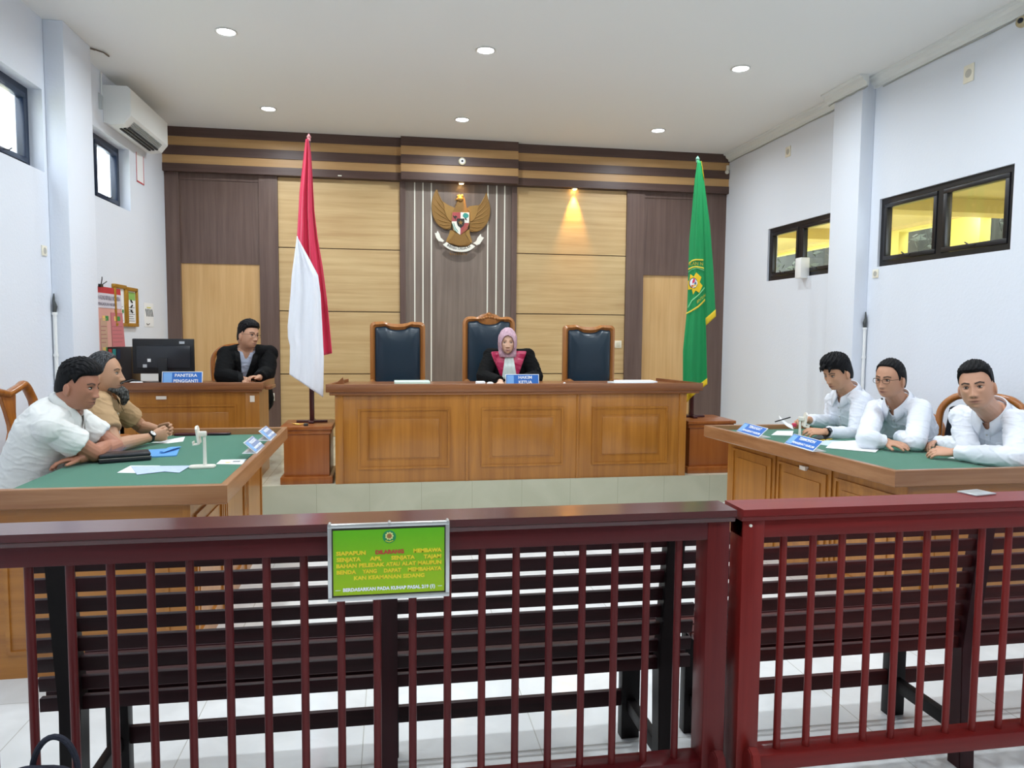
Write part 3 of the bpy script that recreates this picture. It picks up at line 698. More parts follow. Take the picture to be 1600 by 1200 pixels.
wc(MB().tube([p+V((0, -.03, .014)), (p+p2)/2+V((0, 0, .02)), p2+V((0, .03, .012))], [.012, .02, .008], 8, flat=.4).build('folded_flap', m_bf), t)
sheet('printed_leaflet', 'upper printed blue leaflet overlapping another on left table', 'leaflet', ((205, 729), (298, 728), (280, 739), (257, 737), (214, 742)), m_paperb, FT+.002)
sheet('printed_leaflet', 'lower printed leaflet sticking out left on left table before the wallet', 'leaflet', ((183, 739), (204, 728), (250, 728), (235, 740)), m_white, FT)
t = thing('desk_card', 'small white card with yellow spot on left table near the rim', 'card', (0, 0, 0))
P_ = [at(x, y, Z=FT) for x, y in ((338, 725.5), (345, 719), (386, 718), (378, 726))]
wc(MB().prism([(p.x, p.y) for p in P_], (0, 0, .002), (0, 0, FT+.0003), (1, 0, 0), (0, 1, 0)).build('sheet', m_white, smooth=False), t)
p = at(356, 723.5, Z=FT); wc(MB().cyl(p+V((0, 0, .002)), p+V((0, 0, .0032)), .014, n=16).build('yellow_spot', my), t)
p = at(370, 722, Z=FT); wc(MB().box(p.x-.02, p.x+.015, p.y-.01, p.y+.02, FT+.002, FT+.003).build('print_block', mat('print_grey', '#8a8f92', .7)), t)
sheet('paper_sheet', 'white paper under the clasped hands on left table', 'paper', ((236, 692), (282, 684), (289, 683), (286, 690), (262, 693)), m_white)
t = thing('folder_bar', 'dark maroon flat case near far end of left table', 'case', (-1.17, 4.93, FT)); MB().box(-.19, .14, -.02, .018, 0, .016, .004).build('case_body', mat('maroon_leather', '#4a1f2a', .35), t); MB().box(.02, .15, -.021, .019, .002, .014, .003).build('black_end', m_bl, t)
def phone_stand(label, loc, rz, h=.20, base=(.062, .034)):
    t = thing('phone_stand', label, 'phone stand', loc, rz)
    pr = [(math.cos(a)*base[0]*(1 if abs(math.cos(a)) < .8 else 1.0), math.sin(a)*base[1]) for a in [2*PI*k/28 for k in range(28)]]
    MB().prism([(math.copysign(abs(x/base[0])**.6, x)*base[0], math.copysign(abs(y/base[1])**.6, y)*base[1]) for x, y in pr], (0, 0, .012), (0, 0, 0), (1, 0, 0), (0, 1, 0), bev=.003).build('base_plate', m_pvc, t)
    b = MB(); b.cyl((.012, .0, .012), (.012, 0, h-.03), .009, .007, 12); b.build('pole', m_pvc, t)
    b = MB(); b.box(-.012, .022, -.012, .012, h-.045, h-.02, .004); b.build('hinge', m_pvc, t)
    R = Matrix.Translation((-.018, 0, h-.03)) @ Matrix.Rotation(math.radians(-8), 4, 'Y')
    b = MB(); b.prism([(-.03, -.05), (.03, -.05), (.03, .025), (.018, .038), (-.018, .038), (-.03, .025)], (.010, 0, 0), (-.005, 0, 0), (0, 1, 0), (0, 0, 1), bev=.002); b.xform(R).build('cradle', m_pvc, t)
    b = MB(); b.box(-.03, .0, -.02, .02, -.055, -.048, .002); b.box(-.03, -.025, -.02, .02, -.05, -.035, .001); b.xform(R).build('cradle_lip', m_pvc, t)
    return t
phone_stand('white plastic phone stand on the left green table', (-.915, 3.77, FT), .05)
phone_stand('white plastic phone stand on right green table behind the TERMOHON plate', (2.56, 4.23, FT), PI*.92, .18)
nameplate('glare-paled blue nameplate lying on left table rim, nearer to the camera', 'nameplate', (-.685, 4.03, .7825), PI/2, .25, [('PENGGUGAT', .026, .15), ('PENASEHAT HUKUM', .02, .19)], 48, .085, .07, mat('glare_blue_card', '#8296bd', .3))  # glare on the plate is put into the pale card colour
nameplate('glare-paled blue nameplate on left table rim, farther from the camera', 'nameplate', (-.685, 4.47, .7825), PI/2, .25, [('PEMOHON', .026, .14), ('PENASEHAT HUKUM', .02, .19)], 48, .085, .07, mat('glare_blue_card', '#8296bd', .3))  # same card, glare painted in as a paler blue
nameplate('blue nameplate with PENASEHAT HUKUM on right table rim, far one reading TERGUGAT', 'nameplate', (2.265, 4.37, .7725), -PI/2, .30, [('TERGUGAT', .028, .16), ('PENASEHAT HUKUM', .021, .22)], 48, .085, .08)
nameplate('blue nameplate reading TERMOHON on right table rim', 'nameplate', (2.30, 3.83, .7725), -PI/2, .30, [('TERMOHON', .028, .16), ('PENASEHAT HUKUM', .021, .22)], 48, .085, .08)
# right table things
sheet('paper_sheet', 'white paper behind the TERGUGAT nameplate on right table', 'paper', ((1205, 680), (1214, 673.5), (1240, 673.5), (1238, 681)), m_white)
sheet('paper_sheet', 'large white sheet lying in the middle of right green table', 'paper', ((1290, 700), (1300, 691), (1340, 688), (1379, 697), (1368, 707)), m_white, FT+.0022)
sheet('paper_sheet', 'pale blue white sheet under the large sheet on right table', 'paper', ((1275, 694), (1290, 688), (1330, 690), (1296, 697)), mat('paper_bluish', '#c9dcf0', .6), FT)
t = thing('notebook', 'black notebook with yellow edge by the wrist watch on right table', 'notebook', (0, 0, 0))
P_ = [at(x, y, Z=FT) for x, y in ((1266, 686.5), (1282, 681), (1303, 684), (1290, 688.5))]
wc(MB().prism([(p.x, p.y) for p in P_], (0, 0, .008), (0, 0, FT+.0003), (1, 0, 0), (0, 1, 0)).build('cover', m_bl), t)
wc(MB().tube([at(1276, 689, Z=FT+.004), at(1300, 686, Z=FT+.004)], .004, 6).build('yellow_edge', mat('pencil_yellow', '#e8c33c', .4)), t)
sheet('paper_sheet', 'white paper at the right edge of right table under a forearm', 'paper', ((1480, 716), (1496, 713), (1590, 722), (1560, 724)), m_white)

# ---------------------------------------------------------------- judges chairs
def judge_chair(name_label, x, w, hz, crest=False):
    y0 = 6.95; t = thing('judge_chair', name_label, 'chair', (x, y0, DZ), group=None)
    hw = w/2; zt_ = hz-DZ
    def outline(hw, top, bot, wav, rr):
        pts = [(-hw, bot), (hw, bot)]
        for k in range(7): a = k/6*PI/2; pts.append((hw-rr+rr*math.cos(a), top-rr+rr*math.sin(a)))
        n = 24
        for k in range(1, n): 
            u = 1-2*k/n; xx = u*(hw-rr)
            pts.append((xx, top + wav*(-math.cos(u*PI*1.0)*.5-.5)*1.0 + (wav*.5*math.exp(-((abs(u)-.62)/.16)**2))))
        for k in range(7): a = PI/2+k/6*PI/2; pts.append((-hw+rr+rr*math.cos(a), top-rr+rr*math.sin(a)))
        return pts
    if crest: outer = outline(hw, zt_, .42, -.03, .07)
    else: outer = outline(hw, zt_, .42, .018, .045)
    inner = outline(hw-.045, zt_-.048, .47, .028, .02)
    b = MB()
    # frame as ring between outlines
    n = len(outer); R0 = []; 
    ys = (-.022, -.032, -.022, .03)
    mid = [((a[0]+c[0])/2, (a[1]+c[1])/2) for a, c in zip(outer, inner)]
    loops = [[V((p[0], .03, p[1])) for p in outer], [V((p[0], -.018, p[1])) for p in outer], [V((p[0], -.036, p[1])) for p in mid], [V((p[0], -.018, p[1])) for p in inner], [V((p[0], .03, p[1])) for p in inner]]
    VS = [[b.bm.verts.new(q) for q in l] for l in loops]
    for a, c in zip(VS, VS[1:]+VS[:1]):
        for i in range(n): j = (i+1) % n; b.bm.faces.new((a[i], a[j], c[j], c[i]))
    if crest:
        b.prism([(-.09, zt_-.035), (.09, zt_-.035), (.07, zt_+.0), (.035, zt_+.012), (.018, zt_+.035), (0, zt_+.042), (-.018, zt_+.035), (-.035, zt_+.012), (-.07, zt_+.0)], (0, .05, 0), (0, -.03, 0), bev=.004)
        for k in range(-3, 4): b.sphere((k*.026, -.036, zt_-.012+.008*math.cos(k)), (.015, .01, .014), 10, 6)
        b.sphere((0, -.036, zt_+.018), (.014, .01, .018), 10, 6)
    b.build('back_frame', w_chair, t, angle=50)
    if crest:
        pass
    # pad, puffed
    b = MB(); c0 = V((0, 0, (zt_+.47)/2)); rings = []
    for f, y in ((1.0, -.012), (.985, -.028), (.95, -.040), (.85, -.050), (.6, -.056), (.3, -.058), (.02, -.058)):
        rings.append([V((p[0]*f, y, c0.z+(p[1]-c0.z)*f)) for p in inner])
    rings.insert(0, [V((p[0], .02, p[1])) for p in inner])
    b.ring_loft(rings); b.build('back_pad', m_leather, t, angle=60)
    MB().box(-hw+.01, hw-.01, -.46, .02, .36, .42, .01).build('seat_frame', w_chair, t)
    MB().box(-hw+.03, hw-.03, -.48, -.03, .41, .50, .03).build('seat', m_leather, t)
    for sx in (-1, 1):
        xx = sx*(hw-.035)
        MB().tube([(xx, -.46, .38), (xx*.98, -.47, .2), (xx, -.46, 0)], [.03, .02, .026], 10).build('leg', w_chair, t)
        MB().tube([(xx, .0, .42), (xx, .02, .2), (xx, .07, 0)], [.028, .022, .024], 10).build('leg', w_chair, t)
        MB().tube([(xx, -.0, .70), (xx*1.06, -.2, .72), (xx*1.06, -.40, .70), (xx*1.03, -.43, .66)], [.022, .025, .028, .02], 10).build('armrest', w_chair, t)
        MB().tube([(xx*1.02, -.38, .69), (xx, -.40, .55), (xx, -.38, .41)], [.02, .016, .022], 10).build('arm_post', w_chair, t)
    return t
judge_chair('left judge chair, empty, carved frame with dark blue leather back', .068, .508, 1.503)
judge_chair('tall middle judge chair with crested carved frame behind the judge', .926, .498, 1.562, True)
judge_chair('right judge chair, empty, carved frame with dark blue leather back', 1.912, .516, 1.49)

# ---------------------------------------------------------------- party chairs: local -Y is the sitting direction
def arch_chair(label, loc, rz, top=1.0, splat=True, pad=None, width=.50, seat_z=.45, base=0):
    t = thing('wooden_armchair', label, 'chair', loc, rz); hw = width/2; m = w_chair2; ts = top-loc[2]
    yb = 0.0
    def post(sx):
        return [V((sx*(hw-.02), yb+.05, 0)), V((sx*(hw-.03), yb, .42)), V((sx*(hw-.015), yb+.03, .62)), V((sx*hw, yb+.06, ts-.16)), V((sx*(hw-.015), yb+.075, ts-.07)), V((sx*(hw-.075), yb+.08, ts-.008)), V((sx*(hw-.14), yb+.08, ts-.022 if splat else ts+.012)), V((sx*.001, yb+.078, ts-.05 if splat else ts+.022))]
    def smooth(pts, n=5):
        out = []
        for i in range(len(pts)-1):
            p0, p1, p2, p3 = pts[max(i-1, 0)], pts[i], pts[i+1], pts[min(i+2, len(pts)-1)]
            for k in range(n):
                s = k/n; out.append(.5*((2*p1)+(p2-p0)*s+(2*p0-5*p1+4*p2-p3)*s*s+(3*p1-p0-3*p2+p3)*s**3))
        return out+[pts[-1]]
    b = MB()
    for sx in (-1, 1):
        q = smooth(post(sx)); b.tube(q, [.022 + .006*min(1, max(0, (p.z-.4)*2)) for p in q], 10, flat=.8)
    b.build('back_frame', m, t, angle=60)
    if splat:
        pr = [(.035, .44), (.03, .50), (.022, .55), (.05, .66), (.075, .75), (.072, .80), (.04, .845), (.036, .88), (.05, .95), (.085, ts-.035), (0, ts-.05)]
        pr = [(x, z if z < .45 else .44+(z-.44)) for x, z in pr]; pr = [(x, min(z, ts-.03)) for x, z in pr]
        poly = pr[:-1] + [(-x, z) for x, z in pr[:-1][::-1]]
        b = MB(); o_ = b.prism(poly, (0, .022, 0), (0, 0, 0), bev=.003)
        for v in b.bm.verts: v.co.y += .0 + .075*max(0, (v.co.z-.44)/(ts-.44))
        b.build('splat', m, t)
    MB().box(-hw+.005, hw-.005, -.47, .02, .39, .43, .01).build('seat_frame', m, t)
    MB().box(-hw+.02, hw-.02, -.455, .0, .425, .47, .02).build('seat', m_leather if pad is None else pad, t)
    for sx in (-1, 1):
        MB().tube([(sx*(hw-.03), -.44, .42), (sx*(hw-.02), -.46, .25), (sx*(hw-.03), -.44, 0)], [.026, .02, .022], 10).build('leg', m, t)
        MB().tube([V((sx*(hw-.01), .03, .66)), V((sx*(hw+.02), -.12, .685)), V((sx*(hw+.03), -.28, .68)), V((sx*(hw+.025), -.36, .655)), V((sx*(hw+.02), -.375, .62))], [.018, .022, .026, .026, .014], 10, flat=.8).build('armrest', m, t)
        MB().tube([(sx*(hw+.02), -.33, .66), (sx*hw, -.30, .55), (sx*(hw-.02), -.33, .42)], [.018, .015, .018], 10).build('arm_post', m, t)
    return t
# ================================================================ emblem, flags, railing, pews, sign
# ---------------------------------------------------------------- eagle emblem on the centre panel
YE = 8.30
def E2(x, y, Y=YE):  # crop coordinates of the emblem (9.233 per photo pixel)
    return at(660+x/9.233, 280+y/9.233, Y=Y)
def plate2(name, m, pts, parent, y0, th, bev=.0):
    P_ = [E2(x, y) for x, y in pts]
    b = MB(); b.prism([(p.x, p.z) for p in P_], (0, -th, 0), (0, y0, 0), bev=bev)
    return wc(b.build(name, m), parent)
def spl(pts, n=6, closed=False):
    out = []; N_ = len(pts)
    for i in range(N_ if closed else N_-1):
        g = lambda k: V(pts[k % N_] if closed else pts[min(max(k, 0), N_-1)])
        p0, p1, p2, p3 = g(i-1), g(i), g(i+1), g(i+2)
        for k in range(n):
            s = k/n; q = .5*((2*p1)+(p2-p0)*s+(2*p0-5*p1+4*p2-p3)*s*s+(3*p1-p0-3*p2+p3)*s**3); out.append((q.x, q.y))
    if not closed: out.append(tuple(pts[-1]))
    return out
m_ggold = mat('emblem_gold', '#8f6a35', .5, .35, var=.15, vscale=60, bump=.2, bscale=120)
m_ggold2 = mat('emblem_gold_light', '#a07a40', .45, .35, var=.1, vscale=60)
m_gwhite = mat('emblem_white', '#efece0', .5); m_gred = mat('emblem_red', '#a5484a', .5); m_gblack = mat('emblem_black', '#26231f', .5); m_ggreen = mat('emblem_green', '#2c8d86', .5)
t = thing('eagle_emblem', 'golden eagle emblem with shield and white motto ribbon on the centre panel', 'emblem', (.785, 8.32, 2.6))
PW = {}
wl = [(205, 150), (240, 230), (290, 320), (350, 370), (430, 400), (470, 430), (430, 480), (420, 600), (410, 700), (375, 728), (300, 715), (215, 650), (160, 560), (135, 450), (135, 340), (160, 230)]
wr = [(920, 195), (880, 290), (820, 370), (740, 385), (690, 395), (640, 430), (680, 480), (680, 600), (680, 740), (740, 765), (830, 745), (900, 680), (950, 600), (975, 480), (970, 380), (945, 290)]
def feathered(pts, outer_from):
    return pts
plate2('wing', m_ggold, spl(wl, 5, True), t, YE, .018, .003)
plate2('wing', m_ggold, spl(wr, 5, True), t, YE, .018, .003)
# inner wing layers and feather ridges
plate2('wing_covert', m_ggold2, spl([(300, 335), (360, 372), (440, 410), (470, 440), (430, 500), (415, 610), (360, 570), (325, 490), (310, 400)], 4, True), t, YE-.018, .012, .003)
plate2('wing_covert', m_ggold2, spl([(800, 385), (730, 388), (670, 400), (645, 440), (680, 500), (690, 610), (740, 590), (780, 520), (795, 450)], 4, True), t, YE-.018, .012, .003)
for side, fan in ((0, [((205, 170), (330, 400)), ((165, 250), (340, 470)), ((145, 340), (360, 540)), ((140, 430), (380, 590)), ((165, 550), (390, 630)), ((220, 640), (400, 660)), ((300, 700), (405, 690))]), (1, [((915, 220), (790, 440)), ((950, 310), (780, 500)), ((965, 400), (760, 560)), ((965, 500), (730, 600)), ((940, 600), (700, 640)), ((880, 690), (690, 680)), ((800, 745), (690, 720))])):
    for a, c in fan:
        o = MB().tube([E2(*a, Y=YE-.017), E2((a[0]+c[0])/2, (a[1]+c[1])/2+12, Y=YE-.022), E2(*c, Y=YE-.02)], [.002, .005, .003], 6).build('feather_ridge', m_ggold2); wc(o, t)
plate2('body', m_ggold, spl([(490, 300), (520, 262), (590, 262), (610, 300), (630, 400), (660, 500), (650, 700), (620, 820), (690, 900), (660, 960), (540, 975), (420, 940), (360, 910), (430, 820), (430, 700), (430, 500), (465, 420), (490, 350)], 4, True), t, YE-.01, .03, .005)
plate2('leg', m_ggold2, spl([(400, 740), (460, 790), (360, 910), (340, 890), (380, 800)], 4, True), t, YE-.03, .012, .003)
plate2('leg', m_ggold2, spl([(670, 730), (620, 790), (690, 920), (710, 900), (680, 800)], 4, True), t, YE-.03, .012, .003)
plate2('tail', m_ggold, spl([(470, 790), (600, 790), (650, 930), (540, 965), (430, 925)], 4, True), t, YE-.036, .012, .003)
o = MB(); c_ = E2(545, 285, Y=YE-.045); o.sphere(c_, (.034, .022, .03), 14, 10); o.tube([E2(510, 290, Y=YE-.05), E2(478, 292, Y=YE-.05), E2(470, 312, Y=YE-.05)], [.014, .008, .003], 8)
for k in range(4): o.sphere(E2(510+k*22, 245-6*(k % 2), Y=YE-.045), (.012, .008, .016), 8, 6)
wc(o.build('head', m_ggold2), t)
shield = [(425, 485), (670, 490), (668, 640), (640, 730), (540, 815), (445, 740), (418, 620)]
plate2('shield', m_ggold2, [(x+(x-545)*.04, y+(y-640)*.03) for x, y in shield], t, YE-.04, .008)
plate2('shield_field', m_gred, [(428, 488), (545, 488), (545, 618), (420, 618)], t, YE-.048, .004)
plate2('shield_field', m_gwhite, [(545, 488), (668, 492), (665, 640), (545, 640)], t, YE-.048, .004)
plate2('shield_field', m_gwhite, [(420, 618), (545, 618), (540, 812), (447, 738), (420, 640)], t, YE-.048, .004)
plate2('shield_field', m_gred, [(545, 640), (665, 640), (640, 728), (542, 812)], t, YE-.048, .004)
plate2('shield_centre', m_gblack, [(490, 578), (600, 578), (600, 640), (585, 680), (545, 715), (505, 680), (490, 640)], t, YE-.052, .005)
star = [(545+ (38 if k % 2 == 0 else 15)*math.sin(k*PI/5), 638-(38 if k % 2 == 0 else 15)*math.cos(k*PI/5)) for k in range(10)]
plate2('star', m_ggold2, star, t, YE-.057, .004)
plate2('bull_head', m_gblack, spl([(435, 530), (455, 545), (470, 535), (490, 545), (495, 560), (475, 570), (470, 600), (455, 570), (440, 555)], 3, True), t, YE-.052, .003)
plate2('banyan_tree', m_ggreen, spl([(575, 540), (590, 505), (620, 498), (650, 515), (660, 545), (635, 570), (600, 568)], 4, True), t, YE-.052, .004)
plate2('banyan_trunk', m_gblack, [(610, 565), (625, 565), (628, 590), (645, 603), (620, 600), (608, 590)], t, YE-.052, .003)
for (a, c) in (((432, 640), (500, 770)), ((450, 630), (515, 755))):
    o = MB().tube([E2(*a, Y=YE-.054), E2((a[0]+c[0])/2-8, (a[1]+c[1])/2+10, Y=YE-.054), E2(*c, Y=YE-.054)], .0035, 6).build('chain_and_paddy', m_ggreen); wc(o, t)
for k in range(5):
    o = MB().sphere(E2(645-k*16, 680+k*20, Y=YE-.054), (.006, .003, .006), 8, 6).build('chain_link', m_ggold2); wc(o, t)
# ribbon
arc_o = [(290, 950), (350, 1000), (430, 1040), (540, 1056), (640, 1048), (710, 1015), (755, 975)]
arc_i = [(345, 915), (400, 955), (460, 978), (540, 990), (620, 985), (670, 965), (700, 945)]
plate2('ribbon', m_gwhite, spl(arc_o, 5)+spl(arc_i, 5)[::-1], t, YE-.045, .01, .002)
plate2('ribbon_end', m_gwhite, [(175, 780), (200, 785), (215, 750), (240, 790), (262, 850), (310, 895), (290, 915), (265, 905), (228, 900), (195, 850)], t, YE-.035, .01, .002)
plate2('ribbon_end', m_gwhite, [(722, 930), (770, 900), (790, 850), (835, 795), (845, 835), (882, 850), (850, 900), (820, 945), (775, 960), (750, 940)], t, YE-.035, .01, .002)
o = text('motto', 'BHINNEKA TUNGGAL IKA', .03, Matrix.Identity(4), m_gblack, None, ext=.001, width=.265)
ctr = E2(530, 700, Y=YE-.056)
for v in o.data.vertices:
    s = v.co.x; Rr = .235; a = s/Rr - .02; r = Rr - v.co.y*1.5
    v.co = V((ctr.x + r*math.sin(a), YE-.0565-v.co.z, ctr.z - r*math.cos(a) + .004))
o.data.flip_normals(); wc(o, t)
o = MB(); 
for k in range(9): o.tube([E2(400+k*30, 1060+10*math.sin(k), Y=YE-.006), E2(410+k*28, 1095, Y=YE-.006)], .005, 6)
wc(o.build('lower_carving', m_ggold2), t)

# ---------------------------------------------------------------- flags
def interp(tab, y):
    for (y0, v0), (y1, v1) in zip(tab, tab[1:]):
        if y <= y1: return v0+(v1-v0)*max(0, (y-y0))/(y1-y0)
    return tab[-1][1]
def flag_sheet(name, mats, Lt, Rt, y0, y1, Y, slant=(0, 0), amp=.02, folds=2.5, ph=0, nu=40, nv=70, parent=None, th=.003, matfn=None):
    """hanging cloth sheet; Lt/Rt tables (photo row -> column) give the hanging outline in the plane at depth Y"""
    def P_(u, v):
        yb = y1 + slant[0]*(1-u) + slant[1]*u
        yy = y0 + (yb-y0)*v
        l, r = interp(Lt, yy), interp(Rt, yy); xx = l+(r-l)*u
        w = min(1, (r-l)/30)
        d = amp*w*math.sin(2*PI*folds*u+ph+v*1.3) + amp*.4*w*math.sin(2*PI*folds*2.3*u+v*4+ph)
        return at(xx, yy, Y=Y+d)
    b = MB(); b.grid(P_, nu, nv)
    o = b.build(name, mats, None, angle=80, normals=True)
    md = o.modifiers.new('thickness', 'SOLIDIFY'); md.thickness = th; md.offset = 0
    if matfn:
        for p in o.data.polygons: p.material_index = matfn(p.center)
    return o, P_
def pole(label, x, y, top, lab_tip):
    t = thing('flag_pole', label, 'flag pole', (x, y, .6825))
    MB().box(-.12, .12, -.02, .02, 0, .018, .004).build('base_bar', w_pole, t); MB().box(-.02, .02, -.10, .10, 0, .018, .004).build('base_bar', w_pole, t)
    MB().box(-.018, .018, -.018, .018, .018, .62, .004).build('lower_post', w_pole, t)
    MB().cyl((0, 0, .6), (0, 0, top-.6825), .014, .011, 12).build('upper_pole', w_pole, t)
    b = MB(); b.lathe([(.001, 0), (.014, .0), (.012, .02), (.018, .03), (.003, .055)], (0, 0, top-.6825-.005)); b.build('finial', mat(lab_tip[0], lab_tip[1], .4), t)
    return t
pole('dark square wooden pole carrying the red and white flag on left pedestal', -.622, 6.03, 2.90, ('pink_finial', '#e0989a'))
pole('dark square wooden pole carrying the green court flag on right pedestal', 2.612, 6.075, 2.89, ('green_finial', '#7fb49c'))
m_fred = mat('flag_red', '#da2450', .6, sheen=.3); m_fwhite = mat('flag_white', '#eceef5', .6, sheen=.2)
rl = [(217, 478), (240, 475), (300, 468), (371, 464), (420, 460), (460, 462), (558, 470)]
rr = [(217, 482), (240, 486), (292, 489), (330, 491), (371, 496), (420, 504.5), (470, 511), (520, 516), (552, 519), (600, 519)]
t = thing('national_flag', 'red and white flag hanging in folds from the left pole', 'flag', (-.62, 5.95, 2.9))
o, _ = flag_sheet('red_cloth', m_fred, rl, rr, 217, 556, 5.99, (8, -4), .022, 2.3, .4, parent=t); wc(o, t)
wl_ = [(365, 464), (371, 463.8), (400, 460), (430, 456), (460, 454), (510, 449.5), (528, 450), (540, 453), (558, 453), (590, 452), (625, 452)]
wr_ = [(365, 464.6), (371, 465), (400, 481), (430, 497), (460, 501), (510, 503.5), (540, 505), (558, 506), (590, 505.5), (625, 505)]
o, _ = flag_sheet('white_cloth', m_fwhite, wl_, wr_, 369, 602, 5.91, (-17, 19), .014, 1.8, 2.0, parent=t); wc(o, t)
m_fgreen = mat('flag_green', '#008a4a', .6); m_fyel = mat('fringe_yellow', '#e6c21e', .6)
t = thing('court_flag', 'green court flag with yellow sun emblem and fringe on the right pole', 'flag', (2.61, 6.05, 2.9))
bl = [(250, 1091), (280, 1090), (353, 1091), (494, 1094), (520, 1096)]
br = [(250, 1095), (288, 1101), (353, 1109.5), (423, 1114.7), (492, 1118), (520, 1118)]
o, PB = flag_sheet('rear_fold', m_fgreen, bl, br, 252, 504, 6.09, (9, -12), .012, 1.0, 1.0, parent=t); wc(o, t)
gl = [(250, 1090), (280, 1085.7), (375, 1077), (483, 1073.5), (548, 1067), (605, 1067), (630, 1073)]
gr = [(250, 1093), (300, 1097), (400, 1100), (470, 1101), (514, 1103), (598, 1105), (630, 1105)]
o, PF = flag_sheet('front_cloth', m_fgreen, gl, gr, 250, 610, 6.03, (14, -14), .013, 1.3, .5, parent=t); wc(o, t)
def fringe(P_, u0, u1, v0, v1, name='fringe', off=-.004, m=m_fyel, n=10):
    b = MB(); b.grid(lambda a, c: P_(u0+(u1-u0)*a, v0+(v1-v0)*c)+V((0, off, 0)), n, 3); o = b.build(name, m, None, angle=80)
    md = o.modifiers.new('thickness', 'SOLIDIFY'); md.thickness = .004; wc(o, t)
fringe(PF, 0, 1, .985, 1.012, n=20); fringe(PB, .0, 1, .965, 1.01); fringe(PB, .93, 1.05, .0, .12)
def FP(x, y, off=-.006):  # point on the front cloth surface at crop coordinates of the flag emblem
    X_, Y_ = 1040+x/8.57, 380+y/8.57
    l, r = interp(gl, Y_), interp(gr, Y_); u = (X_-l)/(r-l)
    v = (Y_-250)/(610+14*(1-u)-14*u-250)
    return PF(u, v)+V((0, off, 0))
def fpatch(name, m, pts, off):
    b = MB(); vs = [b.bm.verts.new(FP(x, y, off)) for x, y in pts]; f = b.bm.faces.new(vs); bmesh.ops.triangulate(b.bm, faces=[f])
    o = b.build(name, m, None, smooth=False); md = o.modifiers.new('thickness', 'SOLIDIFY'); md.thickness = .002; wc(o, t)
def fband(name, m, top, bot, off, n=16):
    def f(a, c):
        k = a*(len(top)-1); i = min(int(k), len(top)-2); s = k-i
        p = [top[i][j]*(1-s)+top[i+1][j]*s for j in (0, 1)]; q = [bot[i][j]*(1-s)+bot[i+1][j]*s for j in (0, 1)]
        return FP(p[0]*(1-c)+q[0]*c, p[1]*(1-c)+q[1]*c, off)
    b = MB(); b.grid(f, n, 2); o = b.build(name, m, None, angle=80); md = o.modifiers.new('thickness', 'SOLIDIFY'); md.thickness = .002; wc(o, t)
m_fyel2 = mat('emblem_yellow', '#d9c53c', .6); m_fline = mat('emblem_line_green', '#7fcf8e', .6)
fband('emblem_ring', m_fyel2, [(308, 262), (350, 225), (400, 212), (500, 215)], [(303, 285), (350, 246), (400, 232), (500, 238)], -.006)
fband('emblem_ring', m_fyel2, [(300, 340), (350, 315), (410, 305), (505, 325)], [(298, 362), (350, 335), (410, 325), (510, 348)], -.006)
fband('emblem_line', m_fline, [(298, 385), (350, 345), (420, 330), (510, 360)], [(298, 393), (350, 352), (420, 338), (510, 370)], -.006)
fband('emblem_line', m_fline, [(515, 590), (440, 680), (340, 765), (290, 860)], [(520, 605), (450, 690), (350, 778), (300, 870)], -.006)
fband('emblem_ring', m_fyel2, [(524, 745), (440, 830), (350, 890), (270, 935)], [(524, 775), (440, 860), (350, 915), (268, 955)], -.006)
pts = []
for k in range(16):
    a = k*PI/8+.2; r = 1.0 if k % 2 == 0 else .62; pts.append((385+108*r*math.sin(a)*.98, 540-150*r*math.cos(a)))
pts = [(max(x, 296), y) for x, y in pts]
fpatch('sun_rays', mat('sun_yellow', '#f0c414', .6), pts, -.007)
ell = lambda cx, cy, rx, ry, n=18: [(cx+rx*math.cos(2*PI*k/n), cy+ry*math.sin(2*PI*k/n)) for k in range(n)]
fpatch('centre_disc', mat('disc_dark', '#2b3a4a', .6), ell(365, 535, 58, 72), -.010)
fpatch('centre_white', m_fwhite, ell(365, 535, 50, 62), -.013)
fpatch('centre_red', m_fred, [(350, 480), (385, 475), (380, 520), (350, 545)], -.016); fpatch('centre_orange', mat('disc_orange', '#e0793a', .6), [(335, 560), (365, 560), (355, 590), (335, 585)], -.016)
fpatch('centre_blue', mat('disc_blue', '#3d5f86', .6), [(385, 520), (405, 535), (390, 560), (375, 545)], -.016)
def ftext(s, w, cx, cy, slope, sz, m):
    o = text('lettering', s, 1, Matrix.Identity(4), m, None, ext=0, width=w)
    for v in o.data.vertices:
        x = cx+v.co.x; y = cy-v.co.y*sz+slope(v.co.x); v.co = FP(max(x, 285), y, -.010)
    wc(o, t)
m_fdk = mat('lettering_gold', '#c9b02c', .6)
ftext('ILAN N', 185, 402, 275, lambda s: -.0+.0008*s*s, 60, m_fdk)
ftext('BINTUH', 110, 470, 745, lambda s: -s*.85, 62, m_fyel2)

